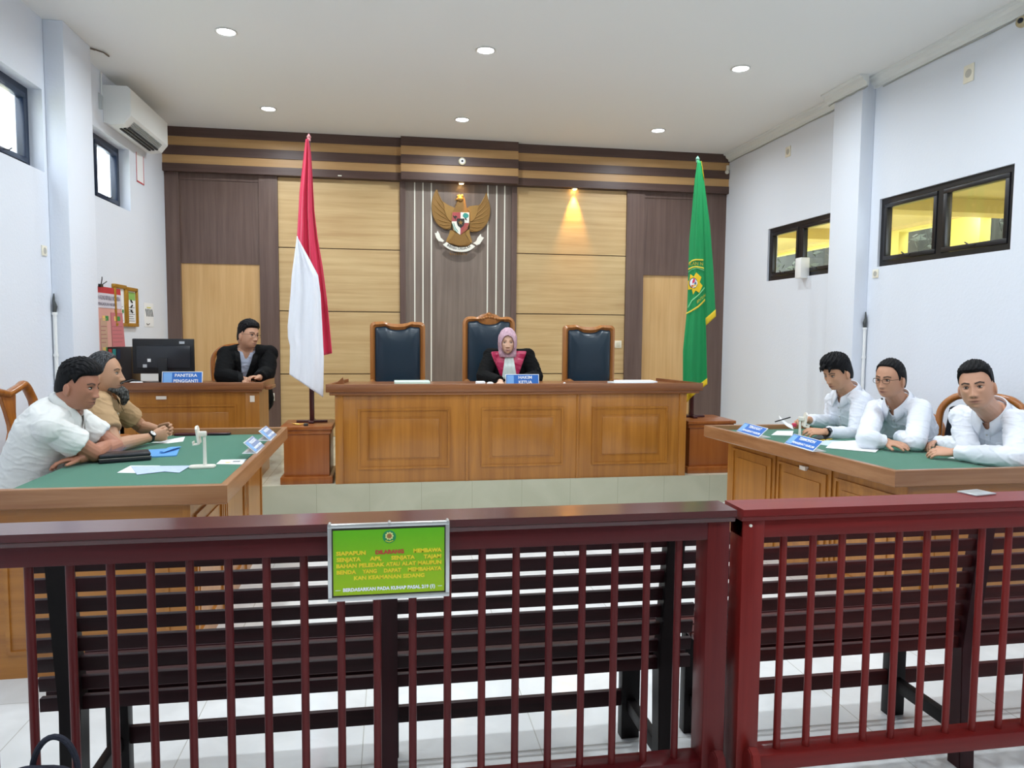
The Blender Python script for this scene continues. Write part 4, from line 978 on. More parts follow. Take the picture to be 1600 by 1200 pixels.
# ---------------------------------------------------------------- railing
w_red = wood('rail_dark_red', '#480c11', '#5a1418', .4, .03, 'X', 1, spec=.3); w_redcap = wood('rail_cap_dark_red', '#451417', '#571d1e', .22, .5, 'X', 1)
w_red2 = wood('rail_bright_red', '#6c1413', '#7e1e1c', .4, .05, 'X', 1, spec=.3)
w_redz = wood('rail_dark_red_upright', '#521014', '#68201f', .4, .03, 'Z', 1, spec=.3)
w_redz2 = wood('rail_bright_red_upright', '#6e1716', '#832521', .4, .05, 'Z', 1, spec=.3)
def railing(label, x0, x1, m, mz, bal, cap_m):
    t = thing('wooden_railing', label, 'railing', ((x0+x1)/2, 1.78, 0))
    b = MB(); pr = [(1.735, .967), (1.845, .967), (1.845, .952), (1.835, .945), (1.832, .935), (1.745, .935), (1.742, .945), (1.735, .95)]
    b.ring_loft([[V((x, p[0], p[1])) for p in pr] for x in (x0-.008, x1+.008)]); wc(b.build('cap_rail', cap_m), t)
    b = MB(); b.box(x0, x1, 1.755, 1.825, .886, .936, .003); wc(b.build('top_rail', m), t)
    for x in (x0, x1-.062): wc(MB().box(x, x+.062, 1.753, 1.827, 0, .936, .004).build('post', mz), t)
    b = MB(); b.box(x0+.06, x1-.06, 1.755, 1.825, .244, .289, .004); wc(b.build('bottom_rail', m), t)
    for x in bal: wc(MB().cyl((x, 1.785, .287), (x, 1.785, .888), .0098, n=12).build('baluster', mz), t)
    for x in (x0+.018, x1-.044):
        b = MB(); b.prism([(0, 0), (0, .30), (-.012, .325), (-.03, .335), (-.05, .325), (-.06, .29), (-.08, .08), (-.2, .03), (-.2, 0)], (.026, 0, 0), (x, 1.755, 0), (0, 1, 0), (0, 0, 1), bev=.003); wc(b.build('foot', mz), t)
    return t
railing('dark red wooden railing on the left carrying the green notice board', -1.16, .87, w_red, w_redz, [-1.07, -.984, -.898]+[-.812+.0864*k for k in range(19)], w_redcap)
railing('brighter red wooden railing section at the right with diverging balusters', .905, 2.72, w_red2, w_redz2, [1.039+.0864*k for k in range(18)], w_red2)
p = at(339/2.727+800, 135/2.727+760, Y=1.78)
tag(MB().cyl((.895+.03, 1.752, .921), (.895+.03, 1.7485, .921), .004, n=10).build('bolt', m_strip), 'small pale bolt head at top left of the right railing', 'bolt')
# clip on the right railing
o = MB().box(1.62, 1.70, 1.80, 1.86, .9675, .972, .001, rot=RZ(.2)).build('metal_clip', mat('steel', '#c8cbcc', .3, .8)); tag(o, 'small metal plate lying on top of the right railing', 'plate')

# ---------------------------------------------------------------- pews
w_pew = wood('pew_dark_brown', '#1f090c', '#331116', .5, 0, 'X', 1, spec=.25)
w_pewb = wood('pew_black_brown', '#0b0708', '#160f10', .5, 0, 'Z', 1, spec=.25)
w_pewr = wood('pew_red_brown', '#280b10', '#3a1319', .5, 0, 'Z', 1, spec=.25)
def pew(label, X0, half, mid_m, dark_m, slat_m):
    """slatted bench facing the dais; legs at X0, X0+half, X0+2 half"""
    t = thing('slatted_pew', label, 'bench', (X0+half, 2.2, 0))
    xs0, xs1 = X0-.08, X0+2*half+.08
    def yb(z): return 2.075 - (z-.42)*.16          # the back leans towards the camera
    zt_ = .832
    for k in range(7):
        z1 = zt_-.0 - k*.0565; z0 = z1-.039; ym = yb((z0+z1)/2)
        if k == 0: z1 += .0
        o = MB().box(xs0, xs1, ym-.007, ym+.007, z0, z1, .002, rot=RX(.16)).build('back_slat', slat_m); wc(o, t)
    for k in range(5):
        y0 = 2.10 + k*.064; wc(MB().box(xs0, xs1, y0, y0+.055, .418, .436, .002).build('seat_slat', slat_m), t)
    wc(MB().box(xs0, xs1, 2.062, 2.082, .398, .435, .002).build('seat_rail', slat_m), t)
    wc(MB().box(X0, X0+2*half, 2.385, 2.405, .115, .17, .002).build('stretcher', slat_m), t)
    for i, x in enumerate((X0, X0+half, X0+2*half)):
        m = mid_m if i == 1 else dark_m
        o = MB().prism([(2.03, 0), (2.085, 0), (2.105, .40), (2.04, .82), (1.995, .82), (2.045, .40)], (.054, 0, 0), (x-.027, 0, 0), (0, 1, 0), (0, 0, 1), bev=.002).build('rear_leg', m); wc(o, t)
        wc(MB().box(x-.033, x+.033, 2.372, 2.415, 0, .418, .003).build('front_leg', dark_m), t)
        wc(MB().box(x-.015, x+.015, 2.06, 2.39, .10, .145, .002).build('side_stretcher', dark_m), t)
        wc(MB().box(x-.015, x+.015, 2.06, 2.39, .37, .418, .002).build('seat_bearer', dark_m), t)
    return t
pew('dark slatted wooden pew behind the left railing, seen from its back', -.845, .835, w_pewr, w_pewb, w_pew)
pew('dark slatted wooden pew behind the right railing, seen from its back', 1.055, .805, w_pewr, w_pewb, w_pewr if False else wood('pew_wine_brown', '#370d0f', '#4c1614', .5, 0, 'X', 1, spec=.25))

# ---------------------------------------------------------------- notice board on the railing
t = thing('notice_board', 'bright green warning sign in aluminium frame hanging on the left railing', 'sign', (-.004, 1.722, .878))
W_, H_ = .283, .183; m_alu = mat('aluminium', '#d6d9da', .3, .7)
th_ = math.radians(0)
b = MB(); f = .009
b.box(-W_/2, W_/2, -.006, .006, H_/2-f, H_/2, .001); b.box(-W_/2, W_/2, -.006, .006, -H_/2, -H_/2+f, .001)
b.box(-W_/2, -W_/2+f, -.006, .006, -H_/2+f, H_/2-f, .001); b.box(W_/2-f, W_/2, -.006, .006, -H_/2+f, H_/2-f, .001); b.build('frame', m_alu, t)
MB().box(-W_/2+f-.002, W_/2-f+.002, -.001, .003, -H_/2+f-.002, H_/2-f+.002).build('backing', mat('sign_backing', '#3b3430', .5), t, smooth=False)
mg_ = bpy.data.materials.new('sign_green'); mg_.use_nodes = True; nt = mg_.node_tree; bs = nt.nodes['Principled BSDF']; bs.inputs['Roughness'].default_value = .25
tc = nt.nodes.new('ShaderNodeTexCoord'); sp = nt.nodes.new('ShaderNodeSeparateXYZ'); cr = nt.nodes.new('ShaderNodeValToRGB'); mr = nt.nodes.new('ShaderNodeMapRange')
mr.inputs['From Min'].default_value = -.08; mr.inputs['From Max'].default_value = .08; nt.links.new(tc.outputs['Object'], sp.inputs[0]); nt.links.new(sp.outputs['Z'], mr.inputs['Value']); nt.links.new(mr.outputs[0], cr.inputs[0]); nt.links.new(cr.outputs[0], bs.inputs['Base Color'])
cr.color_ramp.elements[0].color = lin('#a5c80a'); cr.color_ramp.elements[1].color = lin('#5fbb12')
MB().box(-W_/2+f+.003, W_/2-f-.003, -.0022, -.001, -H_/2+f+.004, H_/2-f-.006).build('printed_sheet', mg_, t, smooth=False)
def sM(x, z): return frameM((x, -.0026, z), (1, 0, 0), (0, 0, 1))
m_sy = mat('sign_yellow', '#f0de2a', .5); m_sr = mat('sign_red', '#c4493a', .5); m_so = mat('sign_shadow_orange', '#a8720f', .5)
iw = W_-2*f-.02
def words(line, z, full=True):
    n = len(line); tot = sum(w for _, w, _ in line); gap = (iw-tot)/(n-1) if n > 1 else 0; x = -iw/2
    for s, w, m in line:
        text('lettering', s, .0125, frameM((x+w/2+.0007, -.0024, z-.0007), (1, 0, 0), (0, 0, 1)), m_so, t, ext=.0001, width=w, bold=.05)
        text('lettering', s, .0125, sM(x+w/2, z), m, t, ext=.0003, width=w, bold=.05); x += w+gap
words([('SIAPAPUN', .068, m_sy), ('DILARANG', .066, m_sr), ('MEMBAWA', .067, m_sy)], .0215)
words([('SENJATA', .056, m_sy), ('API,', .028, m_sy), ('SENJATA', .056, m_sy), ('TAJAM', .042, m_sy)], .0065)
words([('BAHAN', .047, m_sy), ('PELEDAK', .060, m_sy), ('ATAU', .033, m_sy), ('ALAT', .034, m_sy), ('MAUPUN', .056, m_sy)], -.0085)
words([('BENDA', .045, m_sy), ('YANG', .034, m_sy), ('DAPAT', .041, m_sy), ('MEMBAHAYA', .080, m_sy)], -.0235)
text('lettering', 'KAN KEAMANAN SIDANG', .0125, sM(0, -.0385), m_sy, t, ext=.0003, width=.165, bold=.05)
text('lettering', 'BERDASARKAN PADA KUHAP PASAL 219 (1)', .011, sM(0, -.066), m_txt, t, ext=.0003, width=.215, bold=.05)
for x0, x1 in ((-.125, -.113), (.114, .124)): MB().box(x0, x1, -.0028, -.0022, -.0665, -.0655).build('dash', m_txt, t, smooth=False)
b = MB(); b.cyl((0, -.0026, .058), (0, -.0022, .058), .0155, n=28); b.build('emblem_disc', mat('emblem_teal', '#1d8f55', .5), t)
b = MB(); 
for k in range(9): a = k*2*PI/9; b.cyl((.0075*math.cos(a), -.0031, .060+.0075*math.sin(a)), (.0075*math.cos(a), -.0026, .060+.0075*math.sin(a)), .0024, n=8)
b.build('emblem_rays', mat('emblem_pale_yellow', '#e9e79a', .5), t)
MB().cyl((0, -.0033, .060), (0, -.0026, .060), .0058, n=16).build('emblem_centre', mat('emblem_brown', '#a0703f', .5), t)
MB().tube([(-.009, -.0029, .049), (0, -.0029, .0455), (.009, -.0029, .049)], .0009, 6).build('emblem_scroll', m_sy, t)
for x in (-W_/2+.004, 0, W_/2-.004):
    MB().cyl((x, -.009, H_/2-.002), (x, .014, H_/2-.002), .004, n=12).build('mounting_screw', mat('steel', '#c8cbcc', .3, .8), t)
# ---------------------------------------------------------------- bag bottom left
t = thing('backpack', 'top of a dark navy backpack with handle loop at lower left picture edge', 'bag', (-.70, 1.5, 0))
m_bag = mat('navy_fabric', '#171b2b', .8, bump=.3, bscale=200)
MB().tube([(0, 0, 0), (0, 0, .08), (0, 0, .3), (0, 0, .48), (0, 0, .54), (0, 0, .565)], [.11, .13, .135, .12, .085, .02], 20, flat=.65, up=(0, 1, 0)).build('body', m_bag, t)
MB().tube([(.04-.042*math.cos(a), .025, .535+.078*math.sin(a)) for a in [PI*k/16 for k in range(17)]], .006, 8).build('handle', m_bag, t)
# ================================================================ people
def head_base(ux, uy, uz):
    """skull and jaw without features; unit direction arrays -> head-local points (x right, y forward, z up, origin between the eyes' level)"""
    h = np.sqrt(ux**2+uy**2)+1e-9; cx, cy = ux/h, uy/h
    sq = 1/(np.abs(cx)**2.35+np.abs(cy)**2.35)**(1/2.35)
    x = .0735*ux*sq; y = np.where(uy > 0, .090, .100)*uy*sq; z = np.where(uz > 0, .122, .120)*uz
    t = np.clip(-z/.12, 0, 1)
    F_ = np.clip(cy, 0, 1)*np.exp(-(x/.05)**2)
    y = y + F_*np.clip(.086*(1-t**10)-.090*np.sqrt(np.clip(1-t**2, 0, 1)), -.01, 1)
    y = y - .012*np.clip(-cy, 0, 1)*t            # nape tucks in
    x = x*(1+.05*np.clip((z-.01)/.08, 0, 1)*np.clip((.10-z)/.05, 0, 1))
    y = y + .003*np.clip(cy, 0, 1)*np.exp(-((z-.055)/.03)**2)
    return x, y, z
def sph(nu, nv):
    th = np.linspace(.015, PI-.015, nv)[:, None]; ph = np.linspace(0, 2*PI, nu, endpoint=False)[None, :]
    return (np.sin(th)*np.cos(ph)), (np.sin(th)*np.sin(ph)), (np.cos(th)*np.ones_like(ph))
def g(a, s): return np.exp(-(a/s)**2)
def head_face(nu=150, nv=130, nose=1.0, jaw=1.0, cheek=1.0):
    ux, uy, uz = sph(nu, nv); x, y, z = head_base(ux, uy, uz)
    h = np.sqrt(ux**2+uy**2)+1e-9; fr = np.clip(uy/h, 0, 1)**.5
    ax = np.abs(x); d = np.zeros_like(x)
    d += .0045*g(z-.024, .010)*g(ax-.026, .022)                                  # brow ridge
    d -= .0115*g(ax-.031, .0155)*g(z-.002, .011)                                 # eye sockets
    prof = np.clip((.016-z)/.052, 0, 1)*np.clip((z+.052)/.010, 0, 1)
    d += nose*(.004+.020*prof**1.2)*g(x, .0085+.004*np.clip(-z/.04, 0, 1))*np.clip((.024-z)/.012, 0, 1)*np.clip((z+.055)/.008, 0, 1)
    d += nose*.0085*g(ax-.0125, .0065)*g(z+.041, .0075)                          # nostril wings
    d += cheek*.0055*g(ax-.043, .016)*g(z+.018, .018)
    d -= .004*g(ax-.040, .012)*g(z+.065, .018)
    d += .0060*g(x, .022)*g(z+.0655, .0055) + .0066*g(x, .019)*g(z+.0775, .0058) # lips
    d -= .0050*g(x, .023)*g(z+.0715, .0022)                                      # mouth line
    d -= .0035*g(x, .016)*g(z+.089, .006)
    d += .0065*jaw*g(x, .019)*g(z+.103, .012)
    d -= .0016*g(x, .004)*g(z+.058, .006)
    y = y + d*fr
    x = x + np.sign(x)*.003*jaw*g(z+.07, .03)*(1-fr*.5)
    return x, y, z
def grid_faces(mb, Pts, nu, nv, close_u=True):
    R = [[mb.bm.verts.new(Pts[j][i]) for i in range(nu)] for j in range(nv)]
    for j in range(nv-1):
        for i in range(nu):
            k = (i+1) % nu; mb.bm.faces.new((R[j][i], R[j+1][i], R[j+1][k], R[j][k]))
    mb.bm.faces.new(R[0]); mb.bm.faces.new(R[-1][::-1])
def evalmesh(mb, voxel, smooth=1, fac=.5):
    bmesh.ops.recalc_face_normals(mb.bm, faces=mb.bm.faces[:])
    me = bpy.data.meshes.new('tmp'); mb.bm.to_mesh(me); mb.bm.free()
    o = bpy.data.objects.new('tmp', me); COL.objects.link(o)
    r = o.modifiers.new('r', 'REMESH'); r.mode = 'VOXEL'; r.voxel_size = voxel; r.adaptivity = 0
    if smooth: s = o.modifiers.new('s', 'SMOOTH'); s.factor = fac; s.iterations = smooth
    out = bpy.data.meshes.new_from_object(o.evaluated_get(bpy.context.evaluated_depsgraph_get()))
    bpy.data.objects.remove(o); out.shade_smooth(); return out
def getco(me):
    a = np.empty(len(me.vertices)*3, dtype=np.float32); me.vertices.foreach_get('co', a); return a.reshape(-1, 3).astype(float)
def setco(me, a): me.vertices.foreach_set('co', a.astype(np.float32).ravel()); me.update()
def getno(me):
    a = np.empty(len(me.vertices)*3, dtype=np.float32); me.vertices.foreach_get('normal', a); return a.reshape(-1, 3).astype(float)
def wrinkle(me, amp, sc=(9, 9, 24), seed=0):
    co = getco(me); no = getno(me); S = V(sc)
    d = np.array([noise.noise(V((c[0]*S.x+seed, c[1]*S.y, c[2]*S.z))) + .5*noise.noise(V((c[0]*S.x*2.1+seed, c[1]*S.y*2.1+5, c[2]*S.z*1.9))) for c in co])
    e = np.array([noise.noise(V((c[0]*S.x*1.3+c[2]*9+seed*3, c[1]*S.y*1.3+c[2]*6, c[2]*S.z*1.1+c[0]*8))) for c in co])
    d = .55*(1-np.abs(d)*2.2) + 1.5*np.clip(1-np.abs(e)*5.5, 0, 1)**1.5      # broad swells and sharper fold ridges
    setco(me, co + no*(d[:, None]*amp))
def cut(me, keep_fn):
    """drop faces whose centre fails keep_fn(points Nx3)->bool"""
    bm = bmesh.new(); bm.from_mesh(me); bm.faces.ensure_lookup_table()
    cs = np.array([f.calc_center_median() for f in bm.faces]); k = keep_fn(cs)
    bmesh.ops.delete(bm, geom=[f for f, q in zip(bm.faces, k) if not q], context='FACES')
    bd = {}
    for e_ in bm.edges:
        if e_.is_boundary:
            a, b = e_.verts; bd.setdefault(a, []).append(b); bd.setdefault(b, []).append(a)
    for _ in range(14):
        new = {v: (v.co*.4 + sum((n_.co for n_ in ns), V((0, 0, 0)))*(.6/len(ns))) for v, ns in bd.items() if len(ns) == 2}
        for v, c_ in new.items(): v.co = c_
    bm.to_mesh(me); bm.free(); return me
def link(name, me, m, parent):
    me.materials.clear(); me.materials.append(m); o = bpy.data.objects.new(name, me); COL.objects.link(o); return world_child(o, parent)
def skin_mat(name, col):
    m = bpy.data.materials.new(name); m.use_nodes = True; nt = m.node_tree; N = nt.nodes; L = nt.links; b = N['Principled BSDF']
    a = N.new('ShaderNodeAttribute'); a.attribute_name = 'tone'
    b.inputs['Roughness'].default_value = .52; b.inputs['Subsurface Weight'].default_value = .0
    n = N.new('ShaderNodeTexNoise'); n.inputs['Scale'].default_value = 90; tc = N.new('ShaderNodeTexCoord'); L.new(tc.outputs['Object'], n.inputs['Vector'])
    bp = N.new('ShaderNodeBump'); bp.inputs['Strength'].default_value = .08; bp.inputs['Distance'].default_value = .002; L.new(n.outputs['Fac'], bp.inputs['Height']); L.new(bp.outputs[0], b.inputs['Normal'])
    L.new(a.outputs['Color'], b.inputs['Base Color']); return m
m_skin = skin_mat('skin', None)
def hairmat(name, c1, c2):
    m = mat(name, c1, .6, spec=.2); nt = m.node_tree; N = nt.nodes; L = nt.links; b = N['Principled BSDF']
    tc = N.new('ShaderNodeTexCoord'); mp = N.new('ShaderNodeMapping'); mp.inputs['Scale'].default_value = (260, 60, 60); n = N.new('ShaderNodeTexNoise'); n.inputs['Scale'].default_value = 1; n.inputs['Detail'].default_value = 4
    L.new(tc.outputs['Object'], mp.inputs[0]); L.new(mp.outputs[0], n.inputs['Vector']); cr = N.new('ShaderNodeValToRGB'); cr.color_ramp.elements[0].color = lin(c1); cr.color_ramp.elements[1].color = lin(c2); cr.color_ramp.elements[0].position = .4; cr.color_ramp.elements[1].position = .7
    L.new(n.outputs['Fac'], cr.inputs[0]); L.new(cr.outputs[0], b.inputs['Base Color'])
    bp = N.new('ShaderNodeBump'); bp.inputs['Strength'].default_value = .5; bp.inputs['Distance'].default_value = .003; L.new(n.outputs['Fac'], bp.inputs['Height']); L.new(bp.outputs[0], b.inputs['Normal']); return m
m_hair = hairmat('black_hair', '#060608', '#131216'); m_hairg = hairmat('greying_hair', '#1f2022', '#5b5c5e'); m_beard = hairmat('grey_beard', '#1c1c1b', '#6d6c68')
m_eye = mat('eye_white', '#b5aca3', .35); m_iris = mat('iris_dark', '#1a0f0b', .15)
m_shirtw = mat('white_shirt_cloth', '#e7ebf4', .8, bump=.12, bscale=30)
m_shirtc = mat('off_white_shirt_cloth', '#e6e7e4', .8, bump=.12, bscale=30)
m_khaki = mat('khaki_cloth', '#b3936c', .8, bump=.12, bscale=30)
m_suit = mat('black_suit_cloth', '#07080a', .85, spec=.2); m_robe = mat('black_robe_cloth', '#060708', .85, spec=.2)
m_mag = mat('magenta_satin', '#b3154c', .3, sheen=.3, coat=.2); m_jabot = mat('white_jabot_cloth', '#dcebe6', .75, bump=.2, bscale=60)
m_trous = mat('dark_trouser_cloth', '#1d2027', .8); m_trousw = mat('white_trouser_cloth', '#d9dad8', .8); m_trousk = mat('khaki_trouser_cloth', '#8f7350', .8)
m_shoe = mat('black_shoe_leather', '#101012', .3)
HANDS = {}
def hand(mb, wrist, fwd, palm, thumb_side, curls=(25, 25, 25, 25), sc_=1.0, thumb=(.6, .65, .2), spread=.06):
    f = V(fwd).normalized(); p = V(palm); p = (p - f*p.dot(f)).normalized(); s = f.cross(p); s = s if s.dot(V(thumb_side)) > 0 else -s
    w = V(wrist); k = sc_
    rings = []
    for d, wd, th_, off in ((-.015, .026, .020, 0), (.01, .028, .019, 0), (.035, .036, .017, 0), (.06, .040, .015, 0), (.085, .039, .012, 0), (.094, .034, .008, 0)):
        c = w + f*d*k; rings.append([c + s*math.cos(a)*wd*k + p*math.sin(a)*th_*k for a in [2*PI*q/18 for q in range(18)]])
    mb.ring_loft(rings)
    for i, (L_, o) in enumerate(((.068, .029), (.076, .010), (.071, -.010), (.055, -.028))):
        b0 = w + f*(.082-.004*abs(i-1))*k + s*o*k - p*.001; d = (f + s*spread*(1.2-i)).normalized(); pts = [b0]; ang = 0
        for seg, cf in ((.46, .7), (.30, 1.0), (.24, .8)):
            ang += math.radians(curls[i])*cf; dd = d*math.cos(ang)+p*math.sin(ang); pts.append(pts[-1]+dd*L_*seg*k)
        r = (.0092 if i < 3 else .0080)*k
        mb.tube([pts[0], pts[1], pts[2], pts[3], pts[3]+dd*.004*k], [r, r*.97, r*.88, r*.78, r*.45], 10)
        for q in (pts[1], pts[2]): mb.sphere(q, r*1.03, 10, 6)
    tb = w + f*.022*k + s*.022*k + p*.006*k; td = (f*thumb[0]+s*thumb[1]+p*thumb[2]).normalized(); t1 = tb+td*.040*k; td2 = (td+f*.5).normalized(); t2 = t1+td2*.030*k; t3 = t2+td2*.018*k
    mb.tube([tb, t1, t2, t3, t3+td2*.005], [.0145*k, .0115*k, .0100*k, .0085*k, .004*k], 10)
def torso_rings(pts, right, wd):
    """pts spine points; wd list of (half width, half depth)"""
    rings = []; Rr = V(right).normalized()
    for i, c in enumerate(pts):
        t_ = (V(pts[min(i+1, len(pts)-1)])-V(pts[max(i-1, 0)])).normalized(); r = (Rr - t_*Rr.dot(t_)).normalized(); d = t_.cross(r)   # d points backward/forward axis
        rings.append([V(c) + r*math.copysign(abs(math.cos(a))**.85, math.cos(a))*wd[i][0] + d*math.copysign(abs(math.sin(a))**.9, math.sin(a))*wd[i][1] for a in [2*PI*q/28 for q in range(28)]])
    return rings
def person(label, head, fwd, up, neck, chest, pelvis, right, shR, shL, elR, elL, wrR, wrL, handR, handL, skin, shirt_m, sleeve='long', hs=1.0, hair=None, hairm=None,
           lips='#8a5348', kneeR=None, kneeL=None, trous=None, build=1.0, collar=True, brow='#1d1613', beard=None, glasses=None, stubble=0, opts={}):
    t = thing('person', label, 'person', (pelvis[0], pelvis[1], 0))
    head, neck, chest, pelvis = V(head), V(neck), V(chest), V(pelvis); right = V(right).normalized()
    f = V(fwd).normalized(); u = V(up); u = (u - f*u.dot(f)).normalized(); r = f.cross(u)
    HM = Matrix(((r.x, f.x, u.x, head.x), (r.y, f.y, u.y, head.y), (r.z, f.z, u.z, head.z), (0, 0, 0, 1))) @ Matrix.Scale(hs, 4)
    HMn = np.array(HM); HI = np.array(HM.inverted())
    def toW(x, y, z): return np.stack([x, y, z], -1) @ HMn[:3, :3].T + HMn[:3, 3]
    mb = MB()
    nu, nv = 150, 130; x, y, z = head_face(nu, nv, **opts.get('face', {})); W_ = toW(x, y, z); grid_faces(mb, [[V(W_[j, i]) for i in range(nu)] for j in range(nv)], nu, nv)
    for sx in (-1, 1):   # ears
        R = Matrix.Rotation(sx*-.35, 3, 'Z') @ Matrix.Rotation(.15, 3, 'X')
        hr = HM.to_3x3()
        c = V((sx*.079, -.012, -.018))
        pts = []
        e = MB(); e.sphere((0, 0, 0), (.007, .019, .031), 16, 12); 
        for v in e.bm.verts: v.co = HM @ (c + R @ v.co + V((sx*.006*max(0, -v.co.y/.019), 0, 0)))
        me_ = bpy.data.meshes.new('e'); e.bm.to_mesh(me_); e.bm.free(); mb.bm.from_mesh(me_); bpy.data.meshes.remove(me_)
        e = MB(); e.sphere((0, 0, 0), (.006, .008, .009), 10, 8)
        for v in e.bm.verts: v.co = HM @ (c + V((-sx*.002, .004, -.026)) + v.co)
        me_ = bpy.data.meshes.new('e'); e.bm.to_mesh(me_); e.bm.free(); mb.bm.from_mesh(me_); bpy.data.meshes.remove(me_)
    jaw = HM @ V((0, -.012, -.075)); nk = neck + (chest-neck)*.15
    mb.tube([nk, neck*.55+jaw*.45, jaw, HM @ V((0, -.02, -.03))], [.064*build, .057*hs, .056*hs, .05*hs], 20)
    sp_ = [pelvis, pelvis*.5+chest*.5, chest, chest*.45+neck*.55, chest*.15+neck*.85, neck + (neck-chest)*.12]
    wd = [(.165, .115), (.145, .10), (.165, .108), (.165, .098), (.115, .075), (.06, .055)]; wd = [(a*build, b*build) for a, b in wd]
    mb.ring_loft(torso_rings(sp_, right, wd))
    uc = chest*.35+neck*.65
    for S_, E_, W3 in ((shR, elR, wrR), (shL, elL, wrL)):
        S_, E_, W3 = V(S_), V(E_), V(W3)
        mb.tube([uc*.6+S_*.4, S_, S_*.5+E_*.5, E_], [.060*build, .052*build, .047*build, .040*build], 14); mb.sphere(S_, .054*build, 14, 10); mb.sphere(E_, .040*build, 14, 10)
        mb.tube([E_, E_*.65+W3*.35, W3], [.040*build, .040*build, .0255], 14); mb.sphere(W3, .026, 12, 8)
    for hd, W3 in ((handR, wrR), (handL, wrL)):
        if hd: hand(mb, W3, hd[0], hd[1], hd[2], hd[3], hd[4] if len(hd) > 4 else 1.0, hd[5] if len(hd) > 5 else (.6, .65, .2))
    me = evalmesh(mb, .0033, 1, .4)
    co = getco(me); hl = np.c_[co, np.ones(len(co))] @ HI.T; X_, Y_, Z_ = hl[:, 0], hl[:, 1], hl[:, 2]
    col = np.tile(np.array(lin(skin)[:3]), (len(co), 1)); inhead = (np.abs(X_) < .1) & (np.abs(Y_) < .13) & (Z_ > -.14)
    def blend(mask, c, a=1.0):
        mask = np.clip(mask, 0, 1)[:, None]*a*inhead[:, None]; return col*(1-mask)+np.array(lin(c)[:3])*mask
    fr = (Y_ > .05)
    col = blend(fr*g(X_, .021)*np.clip(1.6*g(Z_+.0715, .0105)-.5, 0, 1), lips, .85)
    col = blend(fr*g(X_, .020)*g(Z_+.0715, .0020)*1.1, '#3c1e1a', .8)
    ax = np.abs(X_); bz = .0205+.006*np.clip((ax-.012)/.02, 0, 1)-.006*np.clip((ax-.036)/.014, 0, 1)
    col = blend((Y_ > .04)*(ax > .011)*(ax < .052)*np.clip(2.2*g(Z_-bz, .0046)-.6, 0, 1), brow, opts.get('browa', .85))
    col = blend((Y_ > .04)*g(ax-.031, .0135)*g(Z_-.0062, .0022)*1.3, '#1a1210', .85)          # upper lash line
    col = blend((Y_ > .04)*g(ax-.031, .013)*g(Z_+.0058, .0016), '#5b3a2f', .5)
    col = blend((Y_ > .06)*g(ax-.008, .0035)*g(Z_+.0495, .003), '#2d1712', .8)                # nostrils
    if stubble: col = blend((Y_ > .02)*np.clip(g(Z_+.085, .03)*g(ax, .06)+g(Z_+.058, .006)*g(ax, .022), 0, 1), '#4a3c36', stubble)
    if hair and hairm is not None:
        pass
    at_ = me.attributes.new('tone', 'FLOAT_COLOR', 'POINT'); at_.data.foreach_set('color', np.c_[col, np.ones(len(col))].astype(np.float32).ravel())
    body = link('body', me, m_skin, t)
    # eyes
    gz = opts.get('gaze', (0, 0))
    for sx in (-1, 1):
        e = MB(); e.sphere((sx*.031, .0725, .0012), (.0120, .0105, opts.get('eyeh', .0054)), 20, 14); e.xform(HM); o = e.build('eye', m_eye); world_child(o, t)
        e = MB(); e.sphere((sx*.031+gz[0], .0797, .0012+gz[1]), (.0050, .0046, min(.0048, opts.get('eyeh', .0054)+.0002)), 14, 10); e.xform(HM); o2 = e.build('iris', m_iris); o2.parent = o; o2.matrix_parent_inverse = o.matrix_parent_inverse.copy() if False else Matrix.Identity(4)
    # hair
    if hair:
        nu2, nv2 = 200, 140; ux, uy, uz = sph(nu2, nv2); x, y, z = head_base(ux, uy, uz); nx, ny, nz = ux/.75, uy/.95, uz/1.2; nn = np.sqrt(nx**2+ny**2+nz**2); nx, ny, nz = nx/nn, ny/nn, nz/nn
        line = np.interp(y, [-.1, -.07, -.035, -.015, .004, .02, .034, .046, .06, .078, .10], hair['line'])
        line = line + hair.get('temple', 0)*g(np.abs(x)-.045, .015)*np.clip((y-.03)/.03, 0, 1)
        m_ = np.clip((z-line)/.010, 0, 1); m_ = m_*m_*(3-2*m_)
        top = np.clip((z-.02)/.07, 0, 1); frt = np.clip((y+.02)/.09, 0, 1)
        T_ = hair['side']+(hair['top']-hair['side'])*top**1.3 + hair.get('front', 0)*frt*np.clip((z-.05)/.04, 0, 1)
        st = np.sin(x*420+6*np.sin(y*45)+hair.get('seed', 0))*.5+np.sin(x*900+y*160)*.3+np.sin(y*300+z*210+x*100)*.4
        T_ = T_*(1+.10*st*top) + hair.get('mess', .0012)*st*top
        d = -.006*(1-m_)+T_*m_
        W_ = toW(x+nx*d, y+ny*d, z+nz*d+0*d)
        e = MB(); grid_faces(e, [[V(W_[j, i]) for i in range(nu2)] for j in range(nv2)], nu2, nv2); o = e.build('hair', hairm or m_hair, None, angle=180); world_child(o, t)
        for lk in hair.get('locks', []):
            e = MB(); e.tube([HM @ V(q) for q in lk[0]], [a*hs for a in lk[1]], 10, flat=.6); world_child(e.build('hair_lock', hairm or m_hair, None, angle=180), t)
    if beard:
        e = MB()
        for pts, rad in beard: e.tube([HM @ V(q) for q in pts], [a*hs for a in rad], 14)
        bme = evalmesh(e, .004, 2); wrinkle(bme, .0022, (60, 60, 25), 3); link('beard', bme, m_beard, t)
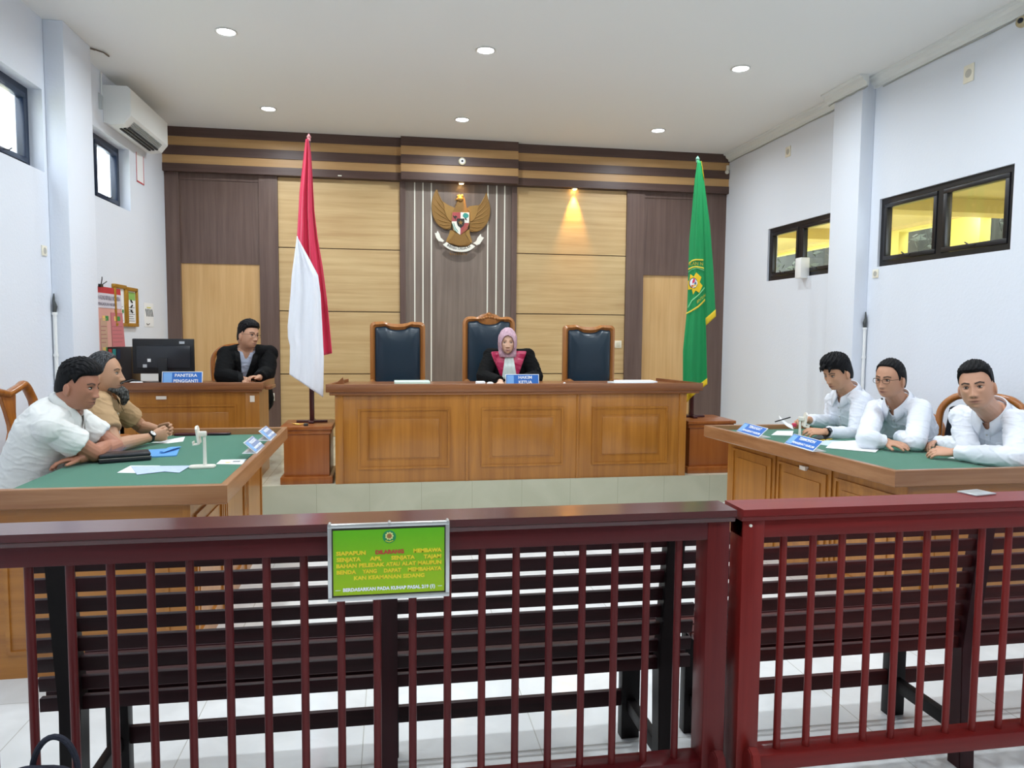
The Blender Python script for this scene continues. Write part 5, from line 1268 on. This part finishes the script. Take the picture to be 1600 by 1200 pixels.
    if glasses:
        gm, rim = glasses; gl = bpy.data.objects.new('glasses', None)
        e = MB()
        for sx in (-1, 1):
            c = V((sx*.032, .097, -.002)); pts = [HM @ (c + V((.023*math.copysign(abs(math.cos(a))**.8, math.cos(a)), -.004*abs(math.cos(a))*(1 if sx*math.cos(a) > 0 else 0), .0145*math.copysign(abs(math.sin(a))**.8, math.sin(a))))) for a in [2*PI*q/24 for q in range(24)]]
            e.tube(pts+[pts[0], pts[1]], rim*hs, 6)
            e.tube([HM @ V((sx*.055, .092, .004)), HM @ V((sx*.074, .06, .006)), HM @ V((sx*.080, -.005, .004)), HM @ V((sx*.081, -.025, -.01))], .0014*hs, 6)
        e.tube([HM @ V((-.010, .099, .002)), HM @ V((0, .102, .005)), HM @ V((.010, .099, .002))], rim*hs, 6)
        world_child(e.build('glasses', gm, None), t)
    # ---------------- clothes
    k = build
    def shirt(mm, name, grow=0., slv=sleeve, v_depth=.05, v_slope=.55, voxel=.006, wr=.0035, loose=1.0, cutneck=True, ret=False):
        e = MB(); G = grow
        wd2 = [(.178, .128), (.172, .125), (.180, .122), (.172, .108), (.130, .088), (.075, .068)]
        low = pelvis - (chest-pelvis).normalized()*.06
        e.ring_loft(torso_rings([low]+sp_[:5]+[neck], right, [(.17*k+G, .125*k+G)]+[(a*k*loose+G, b*k*loose+G) for a, b in wd2]))
        for S_, E_, W3 in ((shR, elR, wrR), (shL, elL, wrL)):
            S_, E_, W3 = V(S_), V(E_), V(W3)
            if slv == 'short':
                q = S_*.38+E_*.62
                e.tube([uc*.65+S_*.35, S_, S_*.6+E_*.4, q, q+(E_-S_).normalized()*.004], [.075*k+G, .066*k+G, .066*k+G, .067*k+G, .060*k], 18); e.sphere(S_, .066*k+G, 16, 10)
            else:
                cf = (W3-E_).normalized(); w_end = W3 - cf*opts.get('cuff', .012)
                e.tube([uc*.65+S_*.35, S_, S_*.5+E_*.5, E_], [.075*k+G, .064*k+G, .060*k+G, .053*k+G], 16); e.sphere(S_, .064*k+G, 16, 10); e.sphere(E_, .053*k+G, 14, 10)
                e.tube([E_, E_*.5+w_end*.5, w_end-cf*.03, w_end], [.053*k+G, .050*k+G, .038+G, .037+G], 16)
        sm = evalmesh(e, voxel, 3, .6)
        wrinkle(sm, wr*.75, seed=len(label))
        up_ = (neck-chest).normalized(); rr_ = (right-up_*right.dot(up_)).normalized(); fwd_ = up_.cross(rr_)
        A = np.array([list(rr_), list(fwd_), list(up_)]); N0 = np.array(neck)
        def loc(c): return (c-N0) @ A.T
        if cutneck:
            def keep(c):
                q = loc(c); a = np.abs(q[:, 0])
                hole = (q[:, 2] > .012) & (a < .066*k) & (np.abs(q[:, 1]) < .066*k)
                vee = (q[:, 1] > .0) & (q[:, 1] < .135) & (q[:, 2] > -v_depth) & (a < .006+v_slope*(q[:, 2]+v_depth)) & (a < .075)
                return ~(hole | vee)
            cut(sm, keep)
        return sm, loc, (rr_, fwd_, up_)
    if shirt_m is not None:
        sm, loc, fr_ = shirt(shirt_m, 'shirt')
        nm = opts.get('shirt_name', 'shirt'); so = link(nm, sm, shirt_m, t); md = so.modifiers.new('thickness', 'SOLIDIFY'); md.thickness = .003; md.offset = 1
        rr_, fwd_, up_ = fr_
        def patch(name, fn, off, m=shirt_m):
            m2 = sm.copy(); cc = getco(m2); nn_ = getno(m2); setco(m2, cc+nn_*off); cut(m2, lambda c: fn(loc(c)))
            o_ = link(name, m2, m, t); md_ = o_.modifiers.new('thickness', 'SOLIDIFY'); md_.thickness = .0015; return m2
        vb = .05
        pm = patch('placket', lambda q: (np.abs(q[:, 0]) < .016) & (q[:, 1] > .02) & (q[:, 1] < .2) & (q[:, 2] < -vb+.006) & (q[:, 2] > -.30), .0035)
        pc = getco(pm); pl = loc(pc)
        for zb_ in (-.075, -.145, -.215):
            if len(pl):
                i_ = int(np.argmin(np.abs(pl[:, 0])+np.abs(pl[:, 2]-zb_)))
                if abs(pl[i_, 2]-zb_) < .02: o_ = MB().sphere(V(pc[i_])+fwd_*.002, (.005, .005, .005), 10, 6).build('button', mat('shirt_button', '#c9c7c0', .4)); world_child(o_, t)
        for px_ in opts.get('pockets', []):
            patch('pocket', lambda q: (np.abs(q[:, 0]-px_) < .048) & (q[:, 1] > .0) & (q[:, 1] < .2) & (q[:, 2] < -.12) & (q[:, 2] > -.23), .0035)
        if collar:
            e = MB(); n_ = 40
            rn = .064*hs
            def cp(a, row):  # a: -1..1 from one front tip round the back to the other
                ph = a*PI*.93; s_, c_ = math.sin(ph), -math.cos(ph)    # c_=-1 at back ... +1 front
                edge = max(0, (abs(a)-.6)/.4)
                r0 = rn; zt = .040-.042*edge**1.2 ; 
                if row == 0: rad, zz = r0, zt-.03
                elif row == 1: rad, zz = r0+.002, zt
                elif row == 2: rad, zz = r0+.008, zt-.002
                else: rad, zz = r0+.024+.022*edge, zt-.042-.022*edge
                yy = c_*rad*1.0 + (.012*edge) + (.026*edge if row == 3 else .016*edge if row else 0)
                return neck + rr_*(s_*rad*1.06) + fwd_*(yy - .004) + up_*(zz+.006)
            for row in (1, 2):
                pass
            rows = [0, 1, 2, 3]; R = [[e.bm.verts.new(cp(-1+2*i/n_, q)) for i in range(n_+1)] for q in rows]
            for a_, b_ in zip(R, R[1:]):
                for i in range(n_): e.bm.faces.new((a_[i], a_[i+1], b_[i+1], b_[i]))
            co_ = e.build('collar', shirt_m, None, angle=60); md = co_.modifiers.new('thickness', 'SOLIDIFY'); md.thickness = .004; world_child(co_, t)
        if sleeve == 'long' and opts.get('cuffs', True):
            for E_, W3 in ((elR, wrR), (elL, wrL)):
                E_, W3 = V(E_), V(W3); cf = (W3-E_).normalized(); w_end = W3-cf*opts.get('cuff', .012)
                e = MB(); e.tube([w_end-cf*.055, w_end-cf*.05, w_end, w_end+cf*.002], [.034, .0395, .039, .033], 20); world_child(e.build('cuff', shirt_m, None), t)
    # trousers and shoes
    tm = trous or m_trous; kr = [V(kneeR), V(kneeL)]
    e = MB()
    e.ring_loft(torso_rings([pelvis-V((0, 0, .10)), pelvis, pelvis+(chest-pelvis)*.25], right, [(.16*k, .11*k), (.175*k, .125*k), (.15*k, .11*k)]))
    for sx, kn in ((1, kr[0]), (-1, kr[1])):
        hp = pelvis + right*sx*.09 - V((0, 0, .03)); fd = V((kn.x-hp.x, kn.y-hp.y, 0)).normalized(); ank = V((kn.x, kn.y, .09 + opts.get('base', 0))) + fd*.02
        e.tube([hp, hp*.5+kn*.5, kn], [.088*k, .080*k, .062], 16); e.sphere(kn, .062, 14, 10); e.tube([kn, kn*.5+ank*.5, ank], [.062, .058, .048], 14)
        s_ = MB(); s_.sphere(ank+fd*.06-V((0, 0, .05)), (.045, .045, .038), 18, 10)
        for v in s_.bm.verts:
            q = v.co-(ank+fd*.06-V((0, 0, .05))); al = q.dot(fd); v.co += fd*al*2.0; v.co.z = max(v.co.z, opts.get('base', 0)+.003)
        world_child(s_.build('shoe', m_shoe, None), t)
    link('trousers', evalmesh(e, .012, 3, .6), tm, t)
    return t, dict(HM=HM, shirt=shirt, neck=neck, chest=chest, sp=sp_, frame=((right), None))
def watch(t, c, axis, face_dir, strap_m, dial_m, r=.029, dr=.017):
    a = V(axis).normalized(); n = V(face_dir); n = (n-a*n.dot(a)).normalized(); c = V(c); s = a.cross(n)
    e = MB(); pts = [c + n*math.cos(q)*r*.95 + s*math.sin(q)*r for q in [2*PI*k/24 for k in range(25)]]
    e.tube(pts+[pts[1]], .0095, 8, flat=.25, up=None) if False else None
    rings = [[c + a*w + n*math.cos(q)*(r+o) + s*math.sin(q)*(r+o) for q in [2*PI*k/28 for k in range(28)]] for w, o in ((-.010, -.003), (-.010, .001), (.010, .001), (.010, -.003))]
    e.ring_loft(rings, close=False); w_ = e.build('watch_strap', strap_m, None); world_child(w_, t)
    e = MB(); b0 = c+n*(r-.001); e.cyl(b0, b0+n*.009, dr, dr, 24); world_child(e.build('watch_case', mat('watch_case_black', '#202225', .3, .5), None), t)
    e = MB(); e.cyl(b0+n*.009, b0+n*.0102, dr*.78, dr*.78, 24); world_child(e.build('watch_dial', dial_m, None), t)
    e = MB(); 
    for q, L_ in ((.4, .55), (2.2, .7)): e.tube([b0+n*.0108, b0+n*.0108+(a*math.cos(q)+s*math.sin(q))*dr*L_], .0009, 6)
    world_child(e.build('watch_hands', m_black, None), t)
LINE0 = [-.075, -.075, -.06, -.005, .022, -.012, .004, .048, .062, .066, .068]
UP = (0, 0, 1)
# ---- white-shirted man, near right
neck = at(1550, 642, Y=3.52); chest = at(1558, 684, Y=3.60); C_wL = at(1492, 707, Z=.785); C_wR = at(1464, 691, Z=.790)
pC, _ = person('person in white shirt nearest at right table, looking at camera, hands together', at(1526, 604, Y=3.42), (-.80, -.60, -.03), (-.13, .10, 1), neck, chest, (3.47, 3.84, .56), (-.46, .89, 0),
    at(1503, 652, Y=3.70), at(1590, 660, Y=3.40), at(1512, 700, Z=.80), at(1590, 716, Z=.80), C_wR, C_wL,
    ((-.85, -.42, -.02), (.0, -.5, -.85), (0, .0, 1), (18, 22, 26, 30), .95, (.5, .5, .2)), ((-.72, .55, -.02), (.3, .35, -.85), (.3, .5, .5), (28, 26, 24, 22), .95),
    '#cb987c', m_shirtw, hs=1.03, hair=dict(line=[-.06, -.06, -.045, .0, .03, .012, .052, .064, .070, .074, .076], side=.004, top=.019, front=.006, temple=.006), kneeR=(3.05, 3.80, .53), kneeL=(3.08, 3.48, .53), opts=dict(pockets=[-.085], eyeh=.0036, browa=1.0, face=dict(jaw=1.2, cheek=1.2)), build=1.04)
arch_chair('wooden armchair with arched back and dark jacket behind the near right man', (3.66, 4.06, 0), math.radians(-62), 1.02, splat=False)
# ---- glasses, middle right
neck = at(1404, 626, Y=4.21); chest = at(1418, 664, Y=4.28)
pB, _ = person('person in white shirt and glasses between two others at right table, arms folded', at(1391, 592, Y=4.15), (-.93, -.36, -.10), (.02, 0, 1), neck, chest, (3.50, 4.56, .56), (-.34, .94, 0),
    at(1368, 640, Y=4.42), at(1438, 640, Y=4.07), at(1353, 686, Z=.80), at(1431, 691, Z=.795), at(1386, 691, Z=.785), at(1405, 682, Z=.79),
    ((.25, -.95, -.02), (.2, 0, -.95), (-.8, 0, .3), (14, 14, 16, 18), .95, (.6, .5, .1)), None,
    '#c08e72', m_shirtw, hs=1.0, hair=dict(line=[-.07, -.07, -.05, .0, .02, -.012, .045, .070, .082, .088, .089], side=.007, top=.011, front=.0, temple=.004), glasses=(mat('dark_wire', '#2a2420', .3, .6), .0013), kneeR=(3.02, 4.62, .53), kneeL=(3.02, 4.36, .53),
    beard=[([(0, .083, -.112), (0, .085, -.120)], [.007, .004])], opts=dict(eyeh=.0036))
arch_chair('wooden armchair behind the bespectacled man at right table', (3.68, 4.70, 0), math.radians(-90), .84, splat=False)
# ---- writing man, far right
neck = at(1325, 611, Y=4.69); chest = at(1332, 645, Y=4.74)
A_wL = at(1289, 675, Z=.785); A_wR = at(1262, 656, Z=.83)
pA, _ = person('person in white shirt looking down at far end of right table, holding pen and paper', at(1308, 582, Y=4.63), (-.93, -.22, -.36), (-.28, -.05, 1), neck, chest, (3.42, 5.08, .56), (-.2, .98, 0),
    at(1303, 627, Y=4.91), at(1346, 626, Y=4.56), at(1300, 662, Y=4.86), at(1338, 682, Y=4.44), A_wR, A_wL,
    ((-.9, -.1, -.05), (.1, -.5, -.8), (0, -.6, .5), (35, 30, 35, 40), .95, (.7, .4, .5)), ((-.95, .15, .05), (.1, .4, -.8), (0, .6, .6), (22, 26, 30, 34), .95, (.7, .5, .2)),
    '#c59374', m_shirtw, hs=.99, hair=dict(line=[-.075, -.075, -.06, -.005, .022, -.005, .030, .040, .046, .050, .052], side=.011, top=.026, front=.016, mess=.002,
        locks=[([(.03, .06, .09), (.032, .10, .07), (.03, .112, .045)], [.016, .014, .004]), ([(-.0, .06, .10), (.0, .105, .085), (0, .122, .055)], [.018, .016, .004]), ([(-.035, .05, .09), (-.04, .095, .07), (-.042, .108, .04)], [.016, .013, .004])]), kneeR=(2.98, 5.14, .53), kneeL=(2.98, 4.90, .53), opts=dict(eyeh=.003, gaze=(0, -.001), cuff=.03))
arch_chair('wooden armchair behind the writing man at far end of right table', (3.64, 5.26, 0), math.radians(-90), .84, splat=False)
watch(pA, A_wL+(V(at(1338, 682, Y=4.44))-A_wL).normalized()*.012, at(1338, 682, Y=4.44)-A_wL, (-.5, -.7, .45), mat('black_strap', '#15161a', .5), mat('dial_grey', '#4c5156', .3))
# pen and paper in his hands
o = MB().tube([at(1211, 659, Z=.845), at(1235, 652, Z=.885)], .004, 8).build('pen', m_bl); tag(o, 'black pen held by the writing man at far right', 'pen')
a0, b0 = at(1219, 656, Z=.86), at(1240, 671, Z=.80)
o = MB().grid(lambda u_, v_: a0+(b0-a0)*u_+V((.03, .07, .02))*v_+V((0, 0, -.01*math.sin(u_*PI))), 8, 3).build('held_paper', m_white, angle=80); md = o.modifiers.new('t', 'SOLIDIFY'); md.thickness = .001
tag(o, 'white slip of paper held in the hands of the writing man', 'paper')
o = MB().box(-.012, .012, -.012, .012, -.012, .012, .004).build('pink_eraser', mat('pink_red', '#d8405f', .5)); o.location = at(1241, 664, Z=.815); tag(o, 'small pink red item in the fingers of the writing man', 'sticker')
# ---- white short sleeves, near left
neck = at(103, 634, Y=4.0); chest = at(76, 668, Y=4.0)
elR = at(148, 709, Z=.785); elL = at(180, 697, Z=.785)
pD, _ = person('person in off-white short-sleeved shirt leaning on crossed arms at near end of left table', at(123, 603, Y=3.97), (.97, -.16, -.16), (.22, 0, 1), neck, chest, (-1.88, 4.08, .56), (.05, -1, 0),
    at(76, 668, Y=3.84), at(118, 655, Y=4.20), elR, elL, at(172, 694, Z=.80), at(126, 716, Z=.772),
    ((.35, .9, 0), (-.6, .2, -.5), (-.3, .2, .8), (30, 34, 38, 40)), ((-.75, -.55, -.06), (.1, -.1, -.95), (.5, -.7, 0), (16, 20, 24, 28), .95),
    '#ad755c', m_shirtc, 'short', hs=1.0, hair=dict(line=[-.05, -.05, -.035, .008, .034, .012, .045, .056, .060, .062, .064], side=.007, top=.024, front=.010, mess=.002), kneeR=(-1.47, 3.88, .53), kneeL=(-1.47, 4.15, .53), trous=m_trousw, opts=dict(eyeh=.0032), build=1.06)
arch_chair('polished wooden armchair with vase splat behind the near left man', (-2.02, 4.45, 0), math.radians(90), 1.10, splat=True, width=.54)
# ---- khaki shirt, far left
neck = at(157, 617, Y=4.55); chest = at(146, 650, Y=4.56)
E_wR = at(236, 683, Z=.785); E_wL = at(246, 671, Z=.80); e_elR = at(180, 696, Z=.785); e_elL = at(222, 668, Y=4.92)
pE, _ = person('person in khaki short-sleeved shirt with grey beard, hands clasped on left table', at(163, 584, Y=4.52), (.97, .02, .04), (-.02, 0, 1), neck, chest, (-1.90, 4.62, .56), (.1, -1, 0),
    at(152, 633, Y=4.37), at(180, 632, Y=4.76), e_elR, e_elL, E_wR, E_wL,
    ((.75, .62, .08), (-.45, .65, .0), (-.2, .1, 1), (42, 46, 46, 44), .95, (.8, .3, .3)), ((.85, -.22, .05), (.2, -.95, -.1), (0, .1, 1), (40, 44, 44, 42), .95, (.8, .3, .3)),
    '#b98c6e', m_khaki, 'short', hs=1.0, hair=dict(line=[-.06, -.06, -.045, .0, .03, .008, .055, .074, .086, .092, .095], side=.004, top=.010, mess=.0008), hairm=m_hairg, kneeR=(-1.47, 4.46, .53), kneeL=(-1.47, 4.76, .53), trous=m_trousk,
    beard=[([(0, .070, -.095), (0, .092, -.115), (0, .098, -.15), (0, .088, -.185)], [.030, .030, .025, .010]), ([(-.045, .03, -.085), (-.025, .075, -.105), (0, .088, -.11)], [.010, .016, .02]), ([(.045, .03, -.085), (.025, .075, -.105), (0, .088, -.11)], [.010, .016, .02]),
           ([(-.022, .088, -.060), (0, .096, -.056), (.022, .088, -.060)], [.003, .0048, .003])], stubble=.35, opts=dict(pockets=[-.085, .085], eyeh=.0036))
arch_chair('wooden armchair hidden behind the bearded man in khaki', (-2.06, 5.06, 0), math.radians(90), .88, splat=True)
watch(pE, E_wR+(e_elR-E_wR).normalized()*.018, e_elR-E_wR, (.35, -.75, .55), mat('black_strap', '#15161a', .5), mat('dial_white', '#e9ece9', .3), dr=.021)
# ---- judge
neck = at(794, 552, Y=6.52); chest = at(794, 576, Y=6.54)
pJ, J = person('person in black robe with magenta collar, white jabot and pink headscarf', at(793, 535, Y=6.45), (-.12, -.99, -.02), (0, 0, 1), neck, chest, (1.03, 6.66, .78), (-1, .08, 0),
    at(767, 556, Y=6.52), at(824, 556, Y=6.50), at(755, 589, Y=6.36), at(838, 589, Y=6.40), at(782, 597, Y=6.12), at(812, 597, Y=6.14),
    ((-.3, -.9, -.25), (.1, .1, -.95), (.9, 0, .2), (20, 22, 24, 26), .85), ((-.5, -.8, -.1), (.1, .1, -.95), (.3, -.3, .8), (20, 22, 24, 26), .85),
    '#dcb297', None, hs=.93, hair=None, lips='#93505a', kneeR=(.92, 6.30, .78), kneeL=(1.14, 6.30, .78), opts=dict(base=DZ, eyeh=.0042, browa=.5), build=.94)
sm, loc, (rr_, fw_, up_) = J['shirt'](m_robe, 'robe', .012, 'long', .0, .5, .006, .003, 1.04, cutneck=False)
link('robe', sm, m_robe, pJ)
def region(sm, loc, fn, off, name, m, par, up_off=0):
    me = sm.copy(); no = getno(me); co = getco(me); setco(me, co+no*off); cut(me, lambda c: fn(loc(c))); return link(name, me, m, par)
for sx_ in (-1, 1):
    o = region(sm, loc, lambda q: (q[:, 1] > -.03) & (q[:, 1] < .15) & (q[:, 2] > -.22) & (sx_*q[:, 0] > .028) & (sx_*q[:, 0] < .150+ (q[:, 2])*.38) & (q[:, 2] < .03), .005, 'magenta_facing', m_mag, pJ)
    md = o.modifiers.new('t', 'SOLIDIFY'); md.thickness = .003
nkj = J['neck']
e = MB(); e.grid(lambda u_, v_: nkj + rr_*((u_-.5)*(.062+.07*v_)) + fw_*(.100+.030*min(1, v_*2)+.005*math.sin(u_*PI*5)*v_+.012*math.sin(u_*PI)) + up_*(.012-.22*v_), 30, 16)
o = e.build('jabot', m_jabot, None, angle=90); md = o.modifiers.new('t', 'SOLIDIFY'); md.thickness = .004; world_child(o, pJ)
# headscarf
HMj = J['HM']; ux, uy, uz = sph(90, 70); x, y, z = head_base(ux, uy, uz)
sc_ = 1.0; dd = .014 + .006*np.clip(z/.1, 0, 1); x2, y2, z2 = x+ux*dd, y+uy*dd, z+uz*dd
W_ = np.stack([x2, y2, z2], -1) @ np.array(HMj)[:3, :3].T + np.array(HMj)[:3, 3]
e = MB(); grid_faces(e, [[V(W_[j, i]) for i in range(90)] for j in range(70)], 90, 70)
e.tube([HMj @ V((0, -.03, .0)), HMj @ V((0, -.005, -.08)), HMj @ V((0, .005, -.118)), HMj @ V((0, .006, -.14))], [.084, .080, .078, .07], 24)
hm = evalmesh(e, .004, 3); HIj = np.array(HMj.inverted())
def facekeep(c):
    q = np.c_[c, np.ones(len(c))] @ HIj.T; return ~((q[:, 1] > .02) & ((q[:, 0]/.063)**2 + ((q[:, 2]+.022)/.092)**2 < 1) )
wrinkle(hm, .002, (30, 30, 14), 2); cut(hm, facekeep)
mh = mat('headscarf_cloth', '#c4a2b0', .75, var=.5, vscale=70, stretch=(1, 1, .6)); o = link('headscarf', hm, mh, pJ); md = o.modifiers.new('t', 'SOLIDIFY'); md.thickness = .006; md.offset = -1
e = MB(); e.tube([HMj @ V((.064*math.cos(a), .060+.026*abs(math.sin(a)) , -.022+.093*math.sin(a))) for a in [2*PI*k/30 for k in range(31)]], .0045, 8); world_child(e.build('scarf_hem', mat('scarf_hem_cloth', '#7d5a66', .7), None), pJ)
# ---- clerk
neck = at(384, 545, Y=6.60); chest = at(380, 569, Y=6.66)
K_wR = at(352, 594, Y=6.44); K_wL = at(396, 592, Y=6.40)
pK, K = person('person in black suit and glasses leaning on elbow at the clerk desk, looking right', at(388, 524, Y=6.55), (.80, -.60, -.02), (.10, .05, 1), neck, chest, (-1.24, 6.86, .78), (-.96, -.26, 0),
    at(354, 555, Y=6.58), at(420, 553, Y=6.66), at(348, 588, Y=6.40), at(417, 583, Y=6.52), at(385, 594, Y=6.36), at(405, 590, Y=6.36),
    ((.2, -.95, -.1), (0, .1, -.95), (.9, 0, .3), (30, 34, 36, 38), .9), ((-.7, -.6, .1), (.3, .1, -.9), (0, 0, 1), (40, 44, 46, 48), .9),
    '#c8997c', None, hs=.97, hair=dict(line=[-.06, -.06, -.045, .0, .03, .008, .045, .056, .061, .064, .066], side=.005, top=.024, front=.008), glasses=(mat('dark_wire', '#2a2420', .3, .6), .0012), kneeR=(-1.38, 6.48, .78), kneeL=(-1.16, 6.48, .78), opts=dict(base=DZ, eyeh=.0036, cuffs=False), build=1.0)
sm, loc, (rr_, fw_, up_) = K['shirt'](None, 'shirt', .0, 'short', .05, .5); link('shirt', sm, mat('pale_blue_shirt_cloth', '#b9c3d8', .8, var=.08, vscale=80), pK)
sm, loc, _f_ = K['shirt'](m_suit, 'jacket', .011, 'long', .0, .5, wr=.0018, cutneck=False, loose=1.04)
cut(sm, lambda c: ~(lambda q: (q[:, 1] > 0) & (q[:, 2] > -.26) & (np.abs(q[:, 0]) < .004+.19*(q[:, 2]+.26)) | ((q[:, 2] > .0) & (np.abs(q[:, 0]) < .072) & (q[:, 1] > -.03)))(loc(c)))
o = link('jacket', sm, m_suit, pK); md = o.modifiers.new('t', 'SOLIDIFY'); md.thickness = .005; md.offset = 1
lp = sm.copy(); o = region(sm, loc, lambda q: (q[:, 1] > 0) & (q[:, 2] > -.24) & (q[:, 2] < .0) & (np.abs(q[:, 0]) < .040+.23*(q[:, 2]+.26)), .006, 'lapel', mat('lapel_cloth', '#0b0c0f', .7, spec=.25), pK); md = o.modifiers.new('t', 'SOLIDIFY'); md.thickness = .003
arch_chair('brown wooden chair with arched back behind the clerk', (-1.39, 7.10, DZ), math.radians(4), 1.25, splat=False, width=.46)
# jacket hung on the near right chair: part of scene, its own thing
bj = MB()
jc = V((3.66, 4.06, 0)); Rj = Matrix.Rotation(math.radians(-62), 3, 'Z')
def JP(x, y, z): return jc + Rj @ V((x, y, 0)) + V((0, 0, z))
bj.grid(lambda u_, v_: JP((u_-.5)*(.34+.12*v_), .055+.035*math.sin(v_*1.2)-.11*v_*.3-.045+.008*math.sin(u_*17), .975-.47*v_-.05*abs(u_-.5)), 24, 20)
bj.grid(lambda u_, v_: JP((u_-.5)*(.34+.10*v_), .115+.01*math.sin(u_*13), .975-.42*v_-.05*abs(u_-.5)), 24, 20)
bj.grid(lambda u_, v_: JP((u_-.5)*.34, .01+.105*v_, .975+.008*math.sin(v_*PI)-.05*abs(u_-.5)), 24, 4)
o = bj.build('jacket', mat('navy_jacket_cloth', '#10131c', .8), angle=80); md = o.modifiers.new('t', 'SOLIDIFY'); md.thickness = .008; tag(o, 'dark navy jacket hung over chair back behind the near right man', 'jacket')
